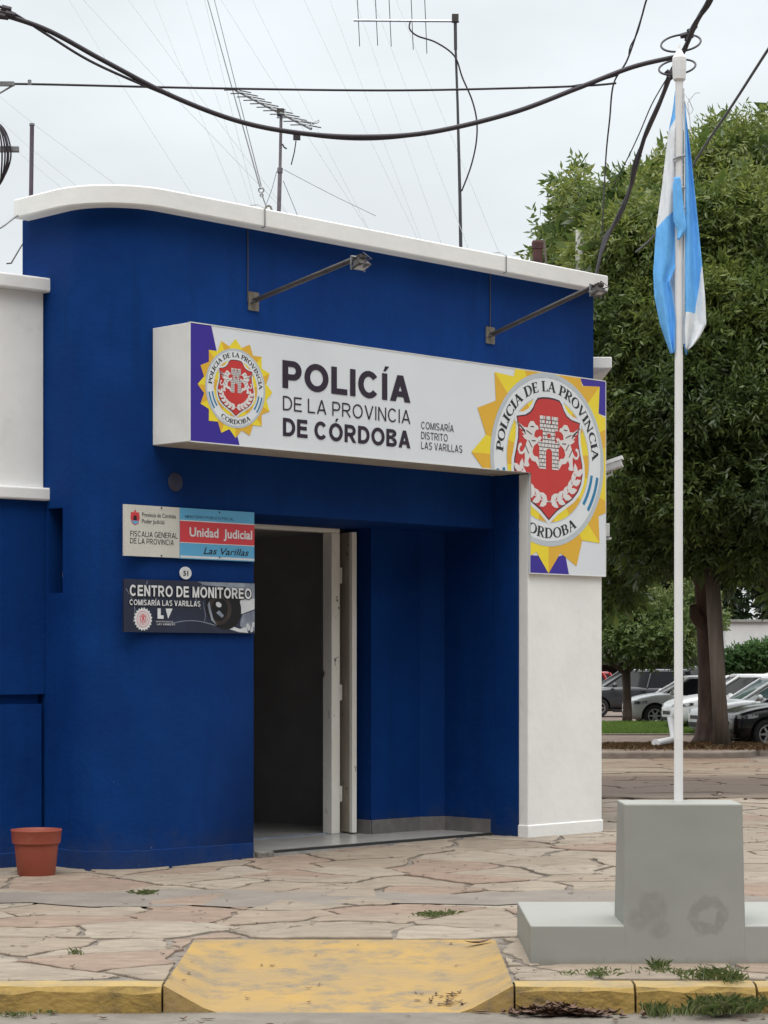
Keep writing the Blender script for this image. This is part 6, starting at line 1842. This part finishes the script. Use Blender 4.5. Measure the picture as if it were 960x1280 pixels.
    rf = r_.build('roof', body, t); autosmooth(rf, 50)
    for sg in (1, -1):
        p_ = MB()
        for (xa, ka), (xt, kt), rr in ((low[0], hi[0], .038), (low[0], hi[1], .03), (low[2], hi[2], .035), (low[3], hi[3], .06), (low[4], hi[4], .06)):
            if (xa, ka) == low[0] and (xt, kt) == hi[1]: continue
            p_.tube([(xa, sg * wb * ka, zb), (xt, sg * wr * kt, roof_z - .06)], rr, 8)
        p_.build('pillar', body, t)
        q_ = MB(); q_.tube([(xb_f - .28, sg * (wb + .02), zb + .06), (xb_f - .32, sg * (wb + .20), zb + .11)], [.05, .085], 10); q_.build('mirror', body, t, smooth=True)
        z_l = .66 if kind != 'suv' else .74
        grid = []
        for i in range(7):
            u = i / 6; row = []
            for j in range(4):
                v = j / 3
                x_ = fr + .12 - .62 * u; y_ = hw * (.52 + .62 * min(1, u * 1.7)); zc = z_l + .06 * u - .02 + (.05 + .15 * (1 - .75 * u) * (.55 + .45 * min(1, u * 3))) * v
                row.append(hug(Vector((x_, sg * y_, zc)), .010))
            grid.append(row)
        h_ = MB(); patch(h_, grid); h_.build('headlight', 'lamp_glass', t, smooth=True)
        tl = MB(); tl.box((re + .02, sg * hw * .62 if sg > 0 else -hw * .93, belt - .22), (re + .2, sg * hw * .93 if sg > 0 else -hw * .62, belt + .02)); tl.build('tail_light', 'tail_red', t, bevel=.02)
    for (z0_, z1_, yw) in ((.50, .60, .40), (.25, .42, .62)):
        gr = MB()
        patch(gr, [[hug(Vector((fr + .2, yw * (-1 + 2 * i / 12), z0_ + (z1_ - z0_) * j / 3)), .008) for j in range(4)] for i in range(13)])
        gr.build('grille', 'trim_black', t, smooth=True)
    pl_ = MB(); patch(pl_, [[hug(Vector((fr + .2, -.2 + .4 * i / 4, .43 + .06 * j)), .014) for j in range(2)] for i in range(5)]); pl_.build('number_plate', 'plaque_pale', t)
    for sg in (1, -1):
        for hx_ in (-.05, -.95):
            hd = MB(); hd.box((hx_ - .09, sg * hw * .985 - .02, belt - .13), (hx_ + .09, sg * hw * .985 + .02, belt - .10)); hd.build('handle', body, t)
        for gx in (.62, -.32, -1.1):
            gp_ = MB(); patch(gp_, [[hug(Vector((gx + d_, sg * (hw + .1), .3 + .55 * j / 6)), .003) for j in range(7)] for d_ in (-.008, .008)]); gp_.build('door_gap', 'trim_black', t)
    sk = MB()
    for sg in (1, -1): sk.box((wx[1] + .45, sg * hw * .985 - .015, .17), (wx[0] - .45, sg * hw * .985 + .015, .27))
    sk.build('sill', 'trim_black', t)
    for x in wx:
        for sg in (1, -1):
            w_ = MB()
            w_.lathe([(wheel * .62, -.10), (wheel * .95, -.10), (wheel, -.06), (wheel, .06), (wheel * .95, .10), (wheel * .66, .095), (wheel * .62, .06)], 28)
            wo = w_.build('wheel', 'tyre', t, smooth=True)
            wo.location = (x, sg * (hw - .12), wheel); wo.rotation_euler = (-sg * R(90), 0, 0)
            rm_ = MB()
            rm_.lathe([(wheel * .64, .05), (wheel * .64, .088), (wheel * .56, .088), (wheel * .54, .03)], 28)
            for k in range(6):
                a = 2 * math.pi * k / 6
                c_, s_ = math.cos(a), math.sin(a); b_ = wheel * .085
                i = len(rm_.v)
                for zz_ in (.05, .085):
                    for rr, tt in ((.05, -b_), (wheel * .58, -b_ * .7), (wheel * .58, b_ * .7), (.05, b_)): rm_.v.append((rr * c_ - tt * s_, rr * s_ + tt * c_, zz_))
                for f in ((4, 5, 6, 7), (0, 1, 5, 4), (1, 2, 6, 5), (2, 3, 7, 6), (3, 0, 4, 7)): rm_.f.append(tuple(i + q for q in f)); rm_.m.append(0)
            rm_.lathe([(.0, .092), (.055, .09), (.06, .05)], 14)
            ro = rm_.build('rim', rim, wo)
    return t
RZ = -.25
def car_at(x, y, **k):      # ground contact of the car's middle
    Y = (EYE - RZ) * F / (y - 828)
    return (P(x, y, Y).x, Y, RZ)
# heading: local +x is the car's front; they nose towards the left and the camera
make_car((9.02, 63.6, RZ), R(180 + 3), M['car_white'], 'white hatchback beyond the grass right of the small tree', H=1.47, L=4.1, kind='hatch')
make_car((9.35, 57.0, RZ), R(180 + 6), M['car_white'], 'white car with dark grille between flagpole and tree trunk', H=1.55, L=4.1, kind='suv')
make_car((9.48, 52.6, RZ), R(180 + 11), M['car_silver'], 'silver white hatchback right of the tree trunk', H=1.5, L=4.2, kind='hatch', glass='glass_green')
make_car((11.0, 60.5, RZ), R(180 + 6), M['car_white'], 'white car behind the silver hatchback, green tinted windows', H=1.56, L=4.4, kind='suv', glass='glass_green')
make_car((9.35, 47.6, RZ), R(180 + 8), M['car_black'], 'black hatchback nearest the kerb at the right edge', H=1.45, L=4.1, kind='hatch')
make_car((8.6, 75.0, RZ), R(180 + 8), M['car_dark'], 'dark grey hatchback behind the small round tree', H=1.62, L=4.4, kind='suv')
make_car((7.2, 84.0, RZ), R(180), M['car_red'], 'red car far behind at the pillar edge', H=1.5, L=4.0, kind='hatch')
make_car((11.6, 80.0, RZ), R(180 + 10), M['car_dark'], 'dark grey estate car behind the white hatchback', H=1.72, L=4.6, kind='suv')

# ------------------------------------------------------------------ background houses
hs = thing('white_house', 'low white house with flat parapet beyond the parked cars at right', 'house', (17.5, 92, -.25))
mb = MB(); mb.box((-3.1, 0, 0), (9, 8, 3.2)); mb.build('wall', 'house_white', hs)
mb = MB(); mb.box((-3.2, -.25, 2.35), (9.1, -.003, 3.55)); mb.build('parapet', 'house_white', hs)
mb = MB(); mb.box((-3.3, -.5, 2.25), (9.2, -.26, 2.42)); mb.box((-3.3, -.35, 3.55), (9.2, 8.1, 3.65)); mb.build('canopy', 'house_grey', hs)
for x in (-2.2, .4, 3.2):
    mb = MB(); mb.box((x, -.03, .0 if x == -2.2 else .7), (x + 1.1, -.004, 2.1)); f_ = mb.build('window' if x > -2 else 'door', 'glass_dark', hs)
    mb = MB()
    for a, b in ((x - .06, x), (x + 1.1, x + 1.16)): mb.box((a, -.06, .0), (b, -.002, 2.16))
    mb.box((x, -.06, 2.1), (x + 1.1, -.002, 2.16)); mb.build('frame', 'house_grey', f_)
for x in (-3.0, -1.0, 1.6):
    mb = MB(); mb.box((x, -.45, 0), (x + .16, -.29, 2.25)); mb.build('column', 'house_grey', hs)
h2 = thing('white_house', 'long white building with dark openings far behind the small tree', 'house', (8.0, 100, -.25))
mb = MB(); mb.box((-4, 0, 0), (7, 8, 2.4)); mb.build('wall', 'house_white', h2)
mb = MB(); mb.box((-4.1, -.3, 2.4), (7.1, 8, 2.55)); mb.build('roof', 'house_grey', h2)
for x in (-3.2, -1.2, .9, 2.6, 4.4, 5.9):
    mb = MB(); mb.box((x, -.03, .2), (x + .95, -.004, 2.0)); f_ = mb.build('window', 'glass_dark', h2)
    mb = MB(); mb.box((x - .08, -.05, 2.0), (x + 1.03, -.002, 2.07)); mb.build('frame', 'house_grey', f_)
cpt = thing('carport', 'dark flat-roofed carport behind the dark cars', 'carport', (9.6, 88, -.25))
mb = MB(); mb.box((-2.6, 0, 1.75), (2.2, 5, 1.95)); mb.build('roof', 'wood_dark', cpt)
for x in (-2.5, -.2, 2.0):
    mb = MB(); mb.box((x, .05, 0), (x + .12, .17, 1.75)); mb.build('post', 'wood_dark', cpt)
mb = MB(); mb.box((-2.6, 4.9, 0), (2.2, 5, 1.75)); mb.build('back_wall', 'wood_dark', cpt)

# ------------------------------------------------------------------ weeds and dry leaves on the sidewalk
def weed(x, y, r, h, n, label, seed, z=0.0, lean=1.0, w=.0026, Y=None):
    Y = Y or (EYE - z) * F / (y - 828); p = P(x, y, Y)
    rg = np.random.default_rng(seed)
    pts = np.stack([rg.normal(0, r, n), rg.normal(0, r * 1.1, n), np.zeros(n)], 1)
    o = blades('weed_tuft', pts, 'weed', h, w, seed, lean=lean, per=9, spread=.025)
    o.location = (p.x, p.y, z + (.014 if z == 0 else .003))
    return tag(o, label, 'weed', 'weed tufts growing from the paving')
weed(180, 1120, .05, .035, 12, 'small low weed tuft on the left paving in line with the plaques', 1, lean=2.2)
weed(545, 1147, .055, .035, 16, 'low weed tuft in the paving just above the ramp', 2, lean=2.2)
weed(758, 1222, .08, .03, 16, 'low grass patch behind the kerb at the foot of the plinth', 3, lean=1.8)
weed(868, 1220, .10, .035, 20, 'flat grass patch behind the kerb right under the plinth', 4, lean=1.8)
weed(907, 1252, .085, .085, 60, 'largest tall weed tuft spilling over the yellow kerb at right', 5, z=-.11, lean=1.3, Y=10.76)
weed(893, 1228, .06, .06, 20, 'weed tuft on top of the kerb above the largest tuft', 6, lean=1.3)
weed(822, 1258, .04, .07, 12, 'medium weed tuft in the gutter left of the largest tuft', 7, z=-.13, lean=.9, Y=10.76)
weed(865, 1258, .025, .05, 10, 'tiny weed in the gutter between the two larger tufts', 8, z=-.13, Y=10.76)
weed(98, 1196, .012, .035, 4, 'tiny weed sprout in the paving above the left kerb', 9)
weed(825, 1214, .012, .06, 6, 'single weed sprout at the foot of the grey plinth', 10)
weed(20, 1258, .10, .03, 14, 'faint moss tuft along the gutter at the left kerb', 12, z=-.13, lean=1.6, Y=10.77)

def dry_leaf_mesh(mb, p, L, w, ang, curl, m=0):
    d = Vector((math.cos(ang), math.sin(ang), 0)); s_ = Vector((-d.y, d.x, 0)); n = 6
    i = len(mb.v)
    for k in range(n + 1):
        t = k / n; ww = w * math.sin(math.pi * min(.97, max(.04, t))) ** .8
        c = Vector(p) + d * (t - .5) * L + Vector((0, 0, curl * (2 * t - 1) ** 2 * L + .006))
        mb.v += [tuple(c + s_ * ww + Vector((0, 0, ww * .5))), tuple(c), tuple(c - s_ * ww + Vector((0, 0, ww * .5)))]
    for k in range(n):
        for q in (0, 1):
            a = i + 3 * k + q; mb.f.append((a, a + 1, a + 4, a + 3)); mb.m.append(m)
mb = MB(); r = random.Random(12)
for k in range(130):
    x = r.gauss(.86, .13); y = 10.66 + r.random() * .15; z = -.128 + max(0, .05 - abs(x - .84) * .22) * r.random()
    dry_leaf_mesh(mb, (x, y, z), r.uniform(.05, .11), r.uniform(.01, .02), r.uniform(0, 6.28), r.uniform(.05, .35))
o = mb.build('leaf_litter', 'leaf_dry', fix=False); tag(o, 'heap of dry brown leaves against the yellow kerb right of the ramp', 'leaves', kind='stuff')
mb = MB()
for k in range(150):
    x, y = r.uniform(-2.2, 2.4), 11 + r.random() ** 1.6 * 8
    if RX0 < x < RX1 and y < RY1:
        z = ramp_z((x - RX0) / (RX1 - RX0), (y - 10.83) / (RY1 - 10.83))[2]
        if r.random() < .35: continue
    else: z = zg(y) + .015
    if .7 < x and 11.5 < y < 12.8: continue
    if y > x + 18.2: continue
    dry_leaf_mesh(mb, (x, y, z), r.uniform(.02, .06), r.uniform(.003, .008), r.uniform(0, 6.28), r.uniform(.0, .25))
for k in range(45):
    x = r.uniform(-2.2, 2.4); y = 10.25 + .5 * r.random(); dry_leaf_mesh(mb, (x, y, -.13), r.uniform(.03, .08), r.uniform(.004, .012), r.uniform(0, 6.28), r.uniform(0, .3))
for k in range(26):
    x = r.gauss(.30, .06); y = 10.95 + r.random() * .3; z = ramp_z((x - RX0) / (RX1 - RX0), (y - 10.83) / (RY1 - 10.83))[2]
    dry_leaf_mesh(mb, (x, y, z), r.uniform(.03, .07), r.uniform(.004, .01), r.uniform(0, 6.28), r.uniform(0, .3))
o = mb.build('leaf_litter', 'leaf_dry', fix=False); tag(o, 'scattered dry leaf bits on the paving and ramp', 'leaves', kind='stuff')
mb = MB(); p = P(598, 1180, 12.45); dry_leaf_mesh(mb, (p.x, p.y, .0), .20, .020, R(35), .10)
o = mb.build('curled_leaf', 'leaf_dry', fix=False); tag(o, 'single long curled dry leaf at the top right of the ramp', 'leaf')
